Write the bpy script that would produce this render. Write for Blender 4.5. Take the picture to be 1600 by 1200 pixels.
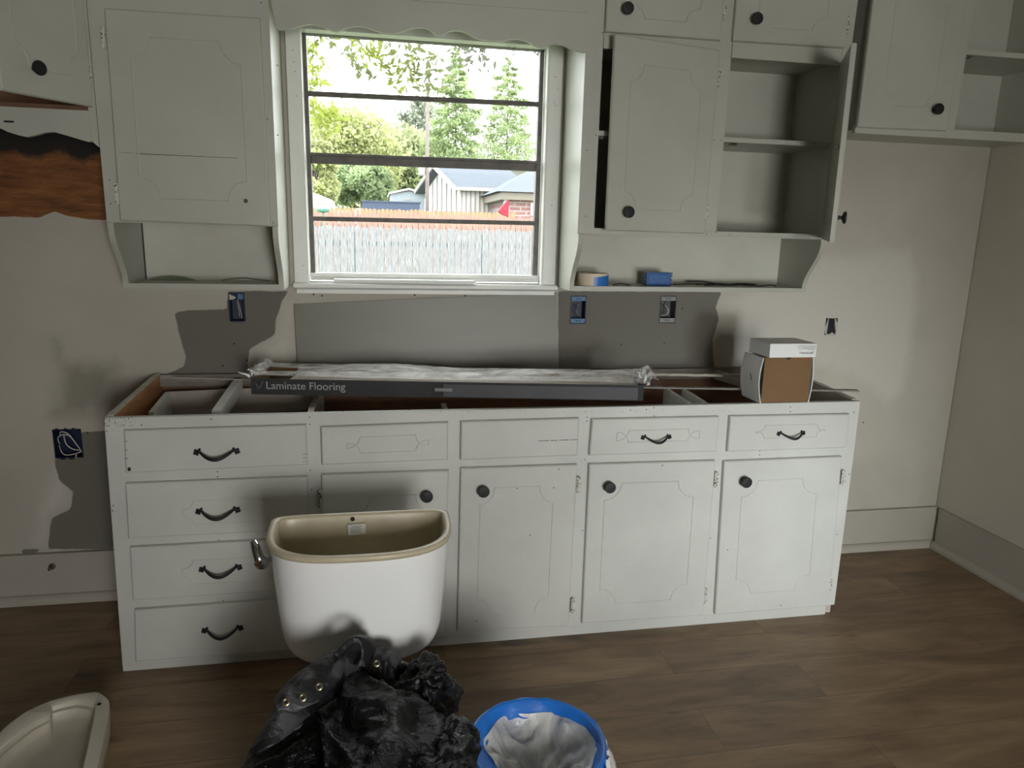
import bpy, bmesh, math, random
import numpy as np
from mathutils import Vector, Matrix, noise
random.seed(7); rng = np.random.default_rng(7)
for o in list(bpy.data.objects): bpy.data.objects.remove(o)
S = bpy.context.scene; COL = S.collection
# ------------------------------------------------------------------ camera
CP = Vector((0.70385, -2.89302, 1.47123)); F = 1122.35
_p, _y, _r = math.radians(-11.96061), math.radians(10.73488), math.radians(1.36804)
FW = Vector((math.sin(_y)*math.cos(_p), math.cos(_y)*math.cos(_p), math.sin(_p)))
_rt = Vector((math.cos(_y), -math.sin(_y), 0)); _up = _rt.cross(FW)
RT = _rt*math.cos(_r)+_up*math.sin(_r); UP = _up*math.cos(_r)-_rt*math.sin(_r)
cd = bpy.data.cameras.new('camera'); cam = bpy.data.objects.new('camera', cd); COL.objects.link(cam)
cd.sensor_width = 36; cd.lens = F*36/1600; cd.clip_end = 500; cd.clip_start = .02
M = Matrix.Identity(4)
for i in range(3):
    M[i][0], M[i][1], M[i][2], M[i][3] = RT[i], UP[i], -FW[i], CP[i]
cam.matrix_world = M; S.camera = cam
# ------------------------------------------------------------------ light
S.view_settings.view_transform = 'Standard'; S.view_settings.look = 'None'
S.view_settings.exposure = 0.0; S.view_settings.gamma = 1; S.view_settings.use_curve_mapping = False
W = bpy.data.worlds.new('overcast'); S.world = W; W.use_nodes = True
bg = W.node_tree.nodes['Background']; bg.inputs[0].default_value = (.95, .98, 1, 1); bg.inputs[1].default_value = 7.5
def area(name, loc, aim, sx, sy, power, col, spread=180):
    l = bpy.data.lights.new(name, 'AREA'); l.shape = 'RECTANGLE'; l.size = sx; l.size_y = sy; l.energy = power; l.color = col
    l.spread = math.radians(spread)
    o = bpy.data.objects.new(name, l); COL.objects.link(o); o.location = loc
    o.rotation_euler = (Vector(aim)-Vector(loc)).to_track_quat('-Z', 'Y').to_euler(); return o
# daylight entering by the doorway behind the camera, then an added narrow lamp
area('doorway_daylight', (1.45, -4.93, 1.20), (.75, 0, .80), .66, .95, 27, (1, .985, .955), 120)
area('added_door_fill', (2.25, -4.93, .62), (2.38, 0, .36), .5, .6, 4.2, (.90, .96, 1), 35)  # added lamp, no such window known; brightens the right-hand base doors

def P(u, v, Y):
    d = FW+RT*((u-800)/F)-UP*((v-600)/F); return CP+d*((Y-CP.y)/d.y)
def PZ(u, v, Z):
    d = FW+RT*((u-800)/F)-UP*((v-600)/F); return CP+d*((Z-CP.z)/d.z)
def XZ(u, v, Y): q = P(u, v, Y); return (q.x, q.z)
# ------------------------------------------------------------------ materials
def newmat(name):
    m = bpy.data.materials.new(name); m.use_nodes = True; nt = m.node_tree
    return m, nt, nt.nodes['Principled BSDF']
def N(nt, t, **k):
    n = nt.nodes.new(t)
    for a, b in k.items():
        if a.startswith('_'): setattr(n, a[1:], b)
        else: n.inputs[a.replace('_', ' ')].default_value = b
    return n
def ramp(nt, stops):
    r = nt.nodes.new('ShaderNodeValToRGB'); e = r.color_ramp.elements
    while len(e) < len(stops): e.new(.5)
    for q, (p, c) in zip(e, stops): q.position = p; q.color = (c, c, c, 1) if not isinstance(c, tuple) else (*c, 1)
    return r
def mix(nt, fac, a, b, mode='MIX'):
    m = nt.nodes.new('ShaderNodeMix'); m.data_type = 'RGBA'; m.blend_type = mode
    for i, v in ((0, fac), (6, a), (7, b)):
        if hasattr(v, 'links') or isinstance(v, bpy.types.NodeSocket): nt.links.new(v, m.inputs[i])
        else: m.inputs[i].default_value = v if i == 0 else (*v, 1)
    return m.outputs[2]
def bump(nt, bs, h, s, d=.01):
    b = N(nt, 'ShaderNodeBump', Strength=s, Distance=d); nt.links.new(h, b.inputs['Height']); nt.links.new(b.outputs[0], bs.inputs['Normal'])
def mat(name, col, rough=.5, var=.08, scale=6, bmp=0, speck=0, metal=0, speckcol=(.05, .04, .03), stretch=(1, 1, 1), bscale=None, spsc=60):
    m, nt, bs = newmat(name); L = nt.links
    tc = N(nt, 'ShaderNodeTexCoord'); mp = N(nt, 'ShaderNodeMapping'); mp.inputs['Scale'].default_value = stretch
    L.new(tc.outputs['Object'], mp.inputs[0])
    n = N(nt, 'ShaderNodeTexNoise', Scale=scale, Detail=6, Roughness=.6); L.new(mp.outputs[0], n.inputs['Vector'])
    r = ramp(nt, [(.3, tuple(c*(1-var) for c in col)), (.7, tuple(min(1, c*(1+var)) for c in col))]); L.new(n.outputs[0], r.inputs[0])
    out = r.outputs[0]
    if speck:
        v = N(nt, 'ShaderNodeTexNoise', Scale=spsc, Detail=2); L.new(tc.outputs['Object'], v.inputs['Vector'])
        v2 = N(nt, 'ShaderNodeTexNoise', Scale=3.1, Detail=3); L.new(tc.outputs['Object'], v2.inputs['Vector'])
        ad = N(nt, 'ShaderNodeMath', _operation='MULTIPLY_ADD'); L.new(v2.outputs[0], ad.inputs[0]); ad.inputs[1].default_value = .35; L.new(v.outputs[0], ad.inputs[2])
        rr = ramp(nt, [(1-speck, 0), (1-speck+.03, 1)]); L.new(ad.outputs[0], rr.inputs[0])
        out = mix(nt, rr.outputs[0], out, speckcol)
    L.new(out, bs.inputs['Base Color']); bs.inputs['Roughness'].default_value = rough; bs.inputs['Metallic'].default_value = metal
    if bmp:
        n2 = N(nt, 'ShaderNodeTexNoise', Scale=bscale or scale*4, Detail=5); L.new(mp.outputs[0], n2.inputs['Vector']); bump(nt, bs, n2.outputs[0], bmp)
    return m
PAINT = mat('old_white_paint', (.445, .45, .385), .42, .08, 2.1, .12, bscale=25)
PAINTB = mat('base_white_paint', (.54, .545, .50), .4, .10, 2.1, .12, bscale=25)
PAINTD = mat('interior_paint', (.50, .495, .42), .6, .08, 4, .1)  # even colour, slightly paler than the wall cabinet fronts
TRIM = mat('trim_white_paint', (.74, .75, .70), .4, .05, 5, .1)
DARK = mat('dark_hole', (.012, .011, .01), .8, .1)
CHIP = mat('chipped_hinge_paint', (.58, .57, .5), .5, .1, 30, .3, .22, spsc=170)
BLACKM = mat('black_bronze', (.006, .006, .007), .55, .3, 40, .1)
CHROME = mat('chrome', (.5, .5, .5), .18, .05, 10, metal=1)
BROWN = mat('raw_brown_wood', (.20, .10, .055), .6, .35, 5, .2, stretch=(1, 1, 6))
ORANGE = mat('orange_varnished_wood', (.42, .20, .085), .5, .3, 6, .1, stretch=(1, 1, 5))
GREYWOOD = mat('dusty_grey_brown_wood', (.21, .185, .16), .7, .3, 9, .2, stretch=(1, 8, 8))
TANWOOD = mat('pale_drawer_wood', (.46, .41, .35), .6, .12, 4, .1, stretch=(1, 6, 6))
ALU = mat('tarnished_aluminium', (.10, .09, .078), .5, .35, 18, .1, metal=.2)
PANELG = mat('grey_green_panel', (.17, .167, .128), .42, .06, 2, .05, stretch=(1, 1, 5))
CARD = mat('brown_cardboard', (.17, .092, .038), .8, .08, 5, .1)
WHITEBOX = mat('white_carton', (.74, .75, .72), .5, .03, 4)
CERAM = mat('white_glazed_porcelain', (.86, .87, .86), .12, .01, 2)
BEIGE = mat('beige_unglazed_porcelain', (.50, .44, .31), .35, .12, 7, .05)
CREAM = mat('cream_porcelain', (.62, .58, .50), .25, .08, 6, .05)
BLUEP = mat('blue_box_plastic', (.02, .10, .30), .4, .15, 15)
DKBLUE = mat('dark_blue_plastic', (.004, .011, .04), .5, .3, 15)
LTBLUE = mat('light_blue_plastic', (.06, .15, .28), .5, .15, 15)
BLUEK = mat('blue_bucket_plastic', (.015, .17, .62), .35, .12, 9, .3, bscale=14)
GREYP = mat('grey_metal', (.19, .19, .18), .45, .15, 15, metal=.3)
WIREW = mat('white_cable', (.6, .58, .52), .5, .1)
WIREB = mat('black_wire', (.03, .03, .028), .5, .2)
TAPE = mat('cream_tape', (.74, .62, .47), .6, .04)
GREENP = mat('green_scrap', (.13, .16, .10), .5, .2)
LEATHER = mat('worn_black_leather', (.008, .008, .010), .5, .4, 7, .5, .33, speckcol=(.055, .055, .06), bscale=60, spsc=9)
BRASS = mat('dull_brass', (.20, .18, .125), .35, .1, metal=.8)
DRYW = mat('drywall_compound', (.5, .48, .42), .8, .06, 8, .2)

def film(name, col, alpha, rough, bmp):
    m, nt, bs = newmat(name); L = nt.links
    tc = N(nt, 'ShaderNodeTexCoord'); mp = N(nt, 'ShaderNodeMapping'); L.new(tc.outputs['Object'], mp.inputs[0]); mp.inputs['Scale'].default_value = (1, 3.5, 3.5) if name.startswith('clear') else (1, 1, 1)
    n = N(nt, 'ShaderNodeTexNoise', Scale=9, Detail=6, Roughness=.65, Distortion=1.2); L.new(mp.outputs[0], n.inputs['Vector'])
    bs.inputs['Base Color'].default_value = (*col, 1); bs.inputs['Roughness'].default_value = rough
    r = ramp(nt, [(.35, alpha*.6), (.7, min(1, alpha*1.5))]); L.new(n.outputs[0], r.inputs[0]); L.new(r.outputs[0], bs.inputs['Alpha'])
    bump(nt, bs, n.outputs[0], bmp, .02); return m
PLASTIC = film('clear_wrinkled_wrap', (.86, .86, .82), .48, .14, .5)
CLEARF = film('thin_clear_film', (.75, .75, .72), .02, .12, .5)
LINER = film('frosted_liner_plastic', (.80, .80, .76), .85, .16, .5)
def bagmat():
    m, nt, bs = newmat('shiny_black_bag'); L = nt.links
    tc = N(nt, 'ShaderNodeTexCoord')
    n = N(nt, 'ShaderNodeTexNoise', Scale=11, Detail=7, Roughness=.6, Distortion=1.5); L.new(tc.outputs['Object'], n.inputs['Vector'])
    bs.inputs['Base Color'].default_value = (.004, .004, .005, 1); bs.inputs['Roughness'].default_value = .2; bs.inputs['Specular IOR Level'].default_value = .35
    bump(nt, bs, n.outputs[0], .7, .03); return m
BAG = bagmat()
def glassmat():
    m, nt, bs = newmat('window_glass'); nt.nodes.remove(bs); L = nt.links
    t = N(nt, 'ShaderNodeBsdfTransparent'); t.inputs[0].default_value = (.98, .985, .98, 1)
    g = N(nt, 'ShaderNodeBsdfDiffuse'); g.inputs[0].default_value = (.6, .6, .58, 1)
    mx = N(nt, 'ShaderNodeMixShader'); mx.inputs[0].default_value = .02; L.new(t.outputs[0], mx.inputs[1]); L.new(g.outputs[0], mx.inputs[2])   # old dusty glass
    L.new(mx.outputs[0], nt.nodes['Material Output'].inputs[0]); return m
GLASS = glassmat()
def wallmat():
    m, nt, bs = newmat('patched_drywall'); L = nt.links
    at = N(nt, 'ShaderNodeVertexColor'); at.layer_name = 'patch'
    sp = N(nt, 'ShaderNodeSeparateColor'); L.new(at.outputs[0], sp.inputs[0])
    tc = N(nt, 'ShaderNodeTexCoord')
    n = N(nt, 'ShaderNodeTexNoise', Scale=14, Detail=8, Roughness=.65); L.new(tc.outputs['Object'], n.inputs['Vector'])
    nb = N(nt, 'ShaderNodeTexNoise', Scale=1.6, Detail=4, Roughness=.55); L.new(tc.outputs['Object'], nb.inputs['Vector'])
    base = ramp(nt, [(.28, (.385, .36, .30)), (.72, (.50, .47, .40))]); L.new(nb.outputs[0], base.inputs[0])
    def mask(sock, lo, hi, amp):
        a = N(nt, 'ShaderNodeMath', _operation='SUBTRACT'); L.new(n.outputs[0], a.inputs[0]); a.inputs[1].default_value = .5
        b = N(nt, 'ShaderNodeMath', _operation='MULTIPLY_ADD'); L.new(a.outputs[0], b.inputs[0]); b.inputs[1].default_value = amp; L.new(sock, b.inputs[2])
        r = ramp(nt, [(lo, 0), (hi, 1)]); L.new(b.outputs[0], r.inputs[0]); return r.outputs[0]
    c = mix(nt, mask(sp.outputs[1], .3, .95, .8), base.outputs[0], (.53, .505, .44))
    c = mix(nt, mask(sp.outputs[0], .44, .56, .5), c, (.145, .137, .11))
    wd = N(nt, 'ShaderNodeMapping'); wd.inputs['Scale'].default_value = (1.5, 1, 9); L.new(tc.outputs['Object'], wd.inputs[0])
    wn = N(nt, 'ShaderNodeTexNoise', Scale=4, Detail=8, Roughness=.7); L.new(wd.outputs[0], wn.inputs['Vector'])
    wr = ramp(nt, [(.3, (.07, .022, .006)), (.5, (.20, .075, .018)), (.75, (.33, .15, .045))]); L.new(wn.outputs[0], wr.inputs[0])
    c = mix(nt, mask(sp.outputs[2], .47, .52, .45), c, wr.outputs[0])
    at2 = N(nt, 'ShaderNodeVertexColor'); at2.layer_name = 'char'
    s2 = N(nt, 'ShaderNodeSeparateColor'); L.new(at2.outputs[0], s2.inputs[0])
    c = mix(nt, mask(s2.outputs[0], .4, .62, .7), c, (.012, .008, .005))
    bm_ = mask(s2.outputs[1], .25, .95, .8); sc = N(nt, 'ShaderNodeMath', _operation='MULTIPLY'); L.new(bm_, sc.inputs[0]); sc.inputs[1].default_value = .75
    c = mix(nt, sc.outputs[0], c, (.215, .20, .16))
    L.new(c, bs.inputs['Base Color']); bs.inputs['Roughness'].default_value = .75
    bump(nt, bs, n.outputs[0], .12, .01); return m
WALL = wallmat()
WALL2 = mat('plain_painted_wall', (.53, .495, .415), .7, .07, 1.7, .1, bscale=14)
BASEB = mat('baseboard_paint', (.385, .36, .305), .55, .06, 3, .1)
CEIL = mat('ceiling_paint', (.6, .6, .57), .8, .04)
def floormat():
    m, nt, bs = newmat('brown_laminate_planks'); L = nt.links
    tc = N(nt, 'ShaderNodeTexCoord')
    mp = N(nt, 'ShaderNodeMapping'); L.new(tc.outputs['Object'], mp.inputs[0]); mp.inputs['Location'].default_value = (.3, .07, 0)
    br = N(nt, 'ShaderNodeTexBrick', Scale=1.0, Mortar_Size=.0012, Mortar_Smooth=.3, Bias=0, Brick_Width=1.22, Row_Height=.19)
    br.offset = .37; br.inputs[1].default_value = (0, 0, 0, 1); br.inputs[2].default_value = (1, 1, 1, 1); br.inputs[3].default_value = (.5, .5, .5, 1)
    L.new(mp.outputs[0], br.inputs['Vector'])
    off = N(nt, 'ShaderNodeVectorMath', _operation='MULTIPLY_ADD'); L.new(br.outputs[0], off.inputs[0]); off.inputs[1].default_value = (7, 3, 5); L.new(mp.outputs[0], off.inputs[2])
    st = N(nt, 'ShaderNodeMapping'); L.new(off.outputs[0], st.inputs[0]); st.inputs['Scale'].default_value = (1.2, 5, 1)
    g = N(nt, 'ShaderNodeTexNoise', Scale=2.2, Detail=9, Roughness=.62, Distortion=.6); L.new(st.outputs[0], g.inputs['Vector'])
    st2 = N(nt, 'ShaderNodeMapping'); L.new(off.outputs[0], st2.inputs[0]); st2.inputs['Scale'].default_value = (2.2, 60, 1)
    g2 = N(nt, 'ShaderNodeTexNoise', Scale=3, Detail=4); L.new(st2.outputs[0], g2.inputs['Vector'])
    c = ramp(nt, [(.22, (.10, .060, .032)), (.45, (.20, .130, .073)), (.62, (.275, .185, .105)), (.8, (.36, .25, .145))]); L.new(g.outputs[0], c.inputs[0])
    r2 = ramp(nt, [(.3, .9), (.7, 1.06)]); L.new(g2.outputs[0], r2.inputs[0])
    col = mix(nt, 1.0, c.outputs[0], r2.outputs[0], 'MULTIPLY')
    rb = ramp(nt, [(0, .84), (1, 1.1)]); L.new(br.outputs[0], rb.inputs[0]); col = mix(nt, 1.0, col, rb.outputs[0], 'MULTIPLY')
    st3 = N(nt, 'ShaderNodeMapping'); L.new(off.outputs[0], st3.inputs[0]); st3.inputs['Scale'].default_value = (1.1, 3.4, 1)
    k = N(nt, 'ShaderNodeTexNoise', Scale=2.6, Detail=3, Roughness=.5); L.new(st3.outputs[0], k.inputs['Vector'])
    kr = ramp(nt, [(.66, 0), (.75, .75)]); L.new(k.outputs[0], kr.inputs[0]); col = mix(nt, kr.outputs[0], col, (.045, .03, .022))
    mr = ramp(nt, [(0, 0), (1, .6)]); L.new(br.outputs['Fac'], mr.inputs[0]); col = mix(nt, mr.outputs[0], col, (.03, .02, .014))
    L.new(col, bs.inputs['Base Color']); bs.inputs['Roughness'].default_value = .42
    bump(nt, bs, g2.outputs[0], .08, .004); return m
FLOOR = floormat()

# ------------------------------------------------------------------ mesh builder
class B:
    def __init__(s): s.v = []; s.f = []; s.m = []
    def add(s, vs, fs, m=0):
        o = len(s.v); s.v += [tuple(q) for q in vs]; s.f += [tuple(i+o for i in f) for f in fs]; s.m += [m]*len(fs); return s
    def box(s, x0, x1, y0, y1, z0, z1, m=0):
        return s.add([(x, y, z) for x in (x0, x1) for y in (y0, y1) for z in (z0, z1)],
                     [(0, 1, 3, 2), (4, 6, 7, 5), (0, 4, 5, 1), (2, 3, 7, 6), (0, 2, 6, 4), (1, 5, 7, 3)], m)
    def loft(s, rings, m=0, cap=True, closed=True):
        n = len(rings[0]); vs = [p for r in rings for p in r]; fs = []
        for i in range(len(rings)-1):
            for j in range(n if closed else n-1):
                k = (j+1) % n; fs.append((i*n+j, i*n+k, (i+1)*n+k, (i+1)*n+j))
        if cap: fs += [tuple(range(n)), tuple(range((len(rings)-1)*n, len(rings)*n))]
        return s.add(vs, fs, m)
    def prism(s, poly, y0, y1, m=0):          # polygon in xz extruded in y
        return s.loft([[(x, y0, z) for x, z in poly], [(x, y1, z) for x, z in poly]], m)
    def yz(s, poly, x0, x1, m=0):
        return s.loft([[(x0, y, z) for y, z in poly], [(x1, y, z) for y, z in poly]], m)
    def xy(s, poly, z0, z1, m=0):
        return s.loft([[(x, y, z0) for x, y in poly], [(x, y, z1) for x, y in poly]], m)
    def slab(s, q, yb, yf, ch=.006, m=0):     # q corners xz (TL,TR,BR,BL); bevelled front
        c = (sum(a for a, b in q)/4, sum(b for a, b in q)/4)
        def ins(p, d): return (p[0]+(d if p[0] < c[0] else -d), p[1]+(d if p[1] < c[1] else -d))
        return s.loft([[(x, yb, z) for x, z in q], [(x, yf+ch, z) for x, z in q],
                       [(ins(p, ch*.35)[0], yf+ch*.35, ins(p, ch*.35)[1]) for p in q], [(ins(p, ch)[0], yf, ins(p, ch)[1]) for p in q]], m)
    def tube(s, path, r, n=8, m=0, closed=False, cap=True):
        path = [Vector(p) for p in path]; rings = []; L = len(path); up = None
        for i, p in enumerate(path):
            a = path[(i-1) % L] if closed or i > 0 else p; b = path[(i+1) % L] if closed or i < L-1 else p
            t = (b-a).normalized()
            if up is None: up = t.orthogonal().normalized()
            up = (up-t*up.dot(t)); up = up.normalized() if up.length > 1e-6 else t.orthogonal().normalized()
            w = t.cross(up); rr = r[i] if isinstance(r, (list, tuple)) else r
            rings.append([p+(up*math.cos(k*2*math.pi/n)+w*math.sin(k*2*math.pi/n))*rr for k in range(n)])
        if closed:
            rings.append(rings[0]); cap = False
        return s.loft(rings, m, cap)
    def lathe(s, prof, c=(0, 0, 0), ax='z', n=24, m=0, cap=True):
        rings = []
        for r, h in prof:
            ring = []
            for k in range(n):
                a = k*2*math.pi/n; x, y = r*math.cos(a), r*math.sin(a)
                ring.append((c[0]+x, c[1]+y, c[2]+h) if ax == 'z' else ((c[0]+x, c[1]-h, c[2]+y) if ax == 'y' else (c[0]+h, c[1]+x, c[2]+y)))
            rings.append(ring)
        return s.loft(rings, m, cap)
    def dots(s, pts, Y, r=.0022, m=1):
        for u, v in pts:
            q = P(u, v, Y); s.lathe([(r, 0), (r, .0006)], (q.x, Y, q.z), 'y', 8, m)
        return s
    def xf(s, M): s.v = [tuple(M @ Vector(p)) for p in s.v]; return s
    def done(s, name, mats, parent=None, smooth=False, sub=0, bevel=0, auto=None):
        me = bpy.data.meshes.new(name); me.from_pydata(s.v, [], s.f); bm = bmesh.new(); bm.from_mesh(me)
        bmesh.ops.remove_doubles(bm, verts=bm.verts, dist=1e-6) if smooth else None
        bmesh.ops.recalc_face_normals(bm, faces=bm.faces); bm.to_mesh(me) if not smooth else bm.to_mesh(me); bm.free()
        mats = mats if isinstance(mats, (list, tuple)) else [mats]
        for q in mats: me.materials.append(q)
        if len(mats) > 1 and len(me.polygons) == len(s.m): me.polygons.foreach_set('material_index', s.m)
        if smooth: me.polygons.foreach_set('use_smooth', [True]*len(me.polygons))
        o = bpy.data.objects.new(name, me); COL.objects.link(o)
        if bevel:
            b = o.modifiers.new('bevel', 'BEVEL'); b.width = bevel; b.segments = 2; b.limit_method = 'ANGLE'
        if sub:
            b = o.modifiers.new('sub', 'SUBSURF'); b.levels = sub; b.render_levels = sub
        if auto: me.set_sharp_from_angle(angle=math.radians(auto))
        if parent is not None: attach(o, parent)
        return o
def attach(o, parent):
    o.parent = parent
    if parent.type == 'EMPTY': o.matrix_parent_inverse = Matrix.Translation(-parent.location)
def thing(name, label, cat, loc=(0, 0, 0), group=None):
    o = bpy.data.objects.new(name, None); COL.objects.link(o); o.location = loc; o.empty_display_size = .05
    return tag(o, label, cat, group)
def tag(o, label, cat, group=None, kind=None):
    if label: o['label'] = label
    if cat: o['category'] = cat
    if group: o['group'] = group
    if kind: o['kind'] = kind
    return o
def st(o): o['kind'] = 'structure'; return o
def lerp(a, b, t): return a+(b-a)*t
def quadpt(q, u, v):  # u right, v down, in corners TL TR BR BL
    return (lerp(lerp(q[0][0], q[1][0], u), lerp(q[3][0], q[2][0], u), v), lerp(lerp(q[0][1], q[1][1], u), lerp(q[3][1], q[2][1], u), v))
def Q(pts, Y): return [XZ(u, v, Y) for u, v in pts]
def groove(b, q, yf, u0, u1, v0, v1, ru, rv, r=.0025, m=0, seg=7):
    pts = []
    for (cu, cv, a0) in ((u1, v0, 180), (u1, v1, 270), (u0, v1, 0), (u0, v0, 90)):
        for k in range(seg+1):
            a = math.radians(a0-90*k/seg)
            if (cu, cv) == (u1, v0): uu, vv = cu+ru*math.cos(math.radians(180-90*k/seg)), cv+rv*math.sin(math.radians(90*k/seg)) 
            elif (cu, cv) == (u1, v1): uu, vv = cu-ru*math.sin(math.radians(90*k/seg)), cv-rv*math.cos(math.radians(90*k/seg))
            elif (cu, cv) == (u0, v1): uu, vv = cu+ru*math.cos(math.radians(90*k/seg)), cv-rv*math.sin(math.radians(90*k/seg))
            else: uu, vv = cu+ru*math.sin(math.radians(90*k/seg)), cv+rv*math.cos(math.radians(90*k/seg))
            x, z = quadpt(q, uu, vv); pts.append((x, yf, z))
    b.tube(pts, r, 6, m, closed=True)
def text_mesh(name, s, size, mt, parent, loc, rot, ext=.0003):
    c = bpy.data.curves.new(name, 'FONT'); c.body = s; c.size = size; c.extrude = ext; c.align_x = 'LEFT'
    t = bpy.data.objects.new('tmp', c); COL.objects.link(t)
    me = bpy.data.meshes.new_from_object(t); bpy.data.objects.remove(t); bpy.data.curves.remove(c)
    me.name = name; me.materials.clear(); me.materials.append(mt)
    M = Matrix.Translation(loc) @ rot.to_4x4(); me.transform(M)
    o = bpy.data.objects.new(name, me); COL.objects.link(o); attach(o, parent); return o

# ================================================================== SETTING
YF, YU, YL = -.551, -.298, -.202
XR, XL, YB, ZC = 3.39, -2.3, -5.0, 2.62
WX0, WX1, WZ0, WZ1 = .440, 1.366, 1.262, 2.182         # window hole
holes = [(WX0, WX1, WZ0, WZ1)]
def hole(u0, v0, u1, v1):
    a = P(u0, v0, 0); b = P(u1, v1, 0); h = (a.x, b.x, b.z, a.z); holes.append(h); return h
H1 = hole(356, 457, 384, 503); H2 = hole(892, 462, 915, 506); H3 = hole(1032, 462, 1055, 505); H4 = hole(81, 671, 131, 715); H5 = hole(1291, 497, 1306, 524)
def grid_wall():
    xs = list(np.arange(XL, XR+.001, .0125)); zs = list(np.arange(0, ZC+.001, .0125))
    for h in holes: xs += [h[0], h[1]]; zs += [h[2], h[3]]
    xs = np.unique(np.round(xs, 4)); zs = np.unique(np.round(zs, 4)); nx, nz = len(xs), len(zs)
    X, Z = np.meshgrid(xs, zs); pts = np.stack([X.ravel(), Z.ravel()], 1)
    verts = np.stack([X.ravel(), np.zeros(nx*nz), Z.ravel()], 1)
    cx = (xs[:-1]+xs[1:])/2; cz = (zs[:-1]+zs[1:])/2; CX, CZ = np.meshgrid(cx, cz); keep = np.ones(CX.shape, bool)
    for h in holes: keep &= ~((CX > h[0]) & (CX < h[1]) & (CZ > h[2]) & (CZ < h[3]))
    j, i = np.nonzero(keep); a = j*nx+i
    faces = np.stack([a, a+1, a+nx+1, a+nx], 1)
    def sd(poly):
        n = len(poly); d = np.full(len(pts), 9e9); ins = np.zeros(len(pts), bool)
        for k in range(n):
            p, q = np.array(poly[k]), np.array(poly[(k+1) % n]); e = q-p; w = pts-p
            t = np.clip((w@e)/(e@e), 0, 1); dd = np.linalg.norm(w-t[:, None]*e, axis=1); d = np.minimum(d, dd)
            c = ((p[1] <= pts[:, 1]) != (q[1] <= pts[:, 1])) & (pts[:, 0] < p[0]+(pts[:, 1]-p[1])/(q[1]-p[1]+1e-12)*e[0]); ins ^= c
        return np.where(ins, d, -d)
    def field(polys, soft):
        m = np.zeros(len(pts))
        for p in polys: m = np.maximum(m, np.clip(.5+sd([XZ(u, v, 0) for u, v in p])/(2*soft), 0, 1))
        return m
    dark = [[(273, 488), (300, 484), (354, 484), (357, 455), (450, 455), (441, 470), (432, 500), (429, 524), (390, 545), (387, 569), (390, 590), (249, 590), (288, 572), (291, 557), (279, 518)],
            [(872, 455), (1128, 455), (1118, 480), (1124, 500), (1113, 530), (1117, 590), (872, 590)],
            [(128, 675), (175, 672), (178, 858), (75, 858), (80, 810), (110, 795), (114, 768), (92, 750), (85, 720)],
            [(40, 870), (60, 862), (60, 858), (30, 858)]]
    mid = [[(1130, 470), (1290, 398), (1420, 388), (1437, 430), (1424, 560), (1412, 615), (1385, 635), (1350, 600), (1290, 575), (1130, 572)],
           [(390, 548), (430, 525), (442, 470), (458, 470), (462, 580), (390, 580)], [(60, 790), (85, 730), (108, 750), (110, 790), (80, 805), (75, 850), (50, 850)]]
    blot = [[(88, 535), (100, 563), (180, 566), (188, 575), (170, 630), (150, 650), (78, 655), (90, 590)], [(95, 565), (185, 575), (180, 600), (130, 600)]]
    R = field(dark, .018)*1.0; Bs = field(blot, .06); G = field(mid, .05)
    Bc = field([[(-80, 150), (168, 150), (168, 344), (140, 343), (100, 336), (85, 330), (60, 340), (20, 338), (-80, 340)]], .012)
    ch = field([[(-80, 150), (175, 150), (175, 236), (130, 252), (90, 236), (60, 250), (20, 240), (-80, 246)]], .06)
    me = bpy.data.meshes.new('wall_back'); me.from_pydata(verts.tolist(), [], faces.tolist())
    for nm, arr in (('patch', (R, G, Bc)), ('char', (ch, Bs, ch))):
        at = me.color_attributes.new(nm, 'FLOAT_COLOR', 'POINT')
        at.data.foreach_set('color', np.stack([*arr, np.ones(len(R))], 1).astype(np.float32).ravel())
    # outer leaf of the wall, with the window hole only
    o = bpy.data.objects.new('wall_back', me); me.materials.append(WALL); me.materials.append(PAINTD); me.materials.append(DARK); COL.objects.link(o)
    bm = bmesh.new(); bm.from_mesh(me)
    def bx(x0, x1, y0, y1, z0, z1):
        vs = [bm.verts.new((x, y, z)) for x in (x0, x1) for y in (y0, y1) for z in (z0, z1)]
        for f in ((0, 1, 3, 2), (4, 6, 7, 5), (0, 4, 5, 1), (2, 3, 7, 6), (0, 2, 6, 4), (1, 5, 7, 3)): bm.faces.new([vs[i] for i in f]).material_index = 1
    bx(XL, WX0, .075, .13, 0, ZC); bx(WX1, XR, .075, .13, 0, ZC); bx(WX0, WX1, .075, .13, 0, WZ0); bx(WX0, WX1, .075, .13, WZ1, ZC)
    bx(WX0-.02, WX0, .002, .075, WZ0, WZ1); bx(WX1, WX1+.02, .002, .075, WZ0, WZ1); bx(WX0-.02, WX1+.02, .002, .075, WZ0-.02, WZ0); bx(WX0-.02, WX1+.02, .002, .075, WZ1, WZ1+.02)
    for u, v in ((137, 676), (366, 537), (348, 571), (386, 563), (490, 460), (503, 462), (648, 461), (727, 462), (1066, 482), (1038, 536), (971, 538), (1349, 660)):
        q = P(u, v, 0); bm.faces.new([bm.verts.new((q.x+.0035*math.cos(k*.785), -.0006, q.z+.0035*math.sin(k*.785))) for k in range(8)]).material_index = 2
    bm.to_mesh(me); bm.free(); st(o)
grid_wall()
st(B().box(XL, XR, YB, .13, -.12, 0).done('floor', FLOOR))
st(B().box(XL, XR, YB, .13, ZC, ZC+.1).done('ceiling', CEIL))
st(B().box(XR, XR+.12, YB, .13, -.12, ZC+.1).done('wall_right', WALL2))
st(B().box(XL-.12, XL, YB, .13, -.12, ZC+.1).done('wall_left', WALL2))
b = B(); b.box(XL, .2, -3.42, -3.30, 0, ZC); b.box(2.75, XR, -3.42, -3.30, 0, ZC); b.box(.2, 2.75, -3.42, -3.30, 2.05, ZC); st(b.done('added_partition', WALL2))  # unseen partition added to shape the light coming from behind the camera
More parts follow.
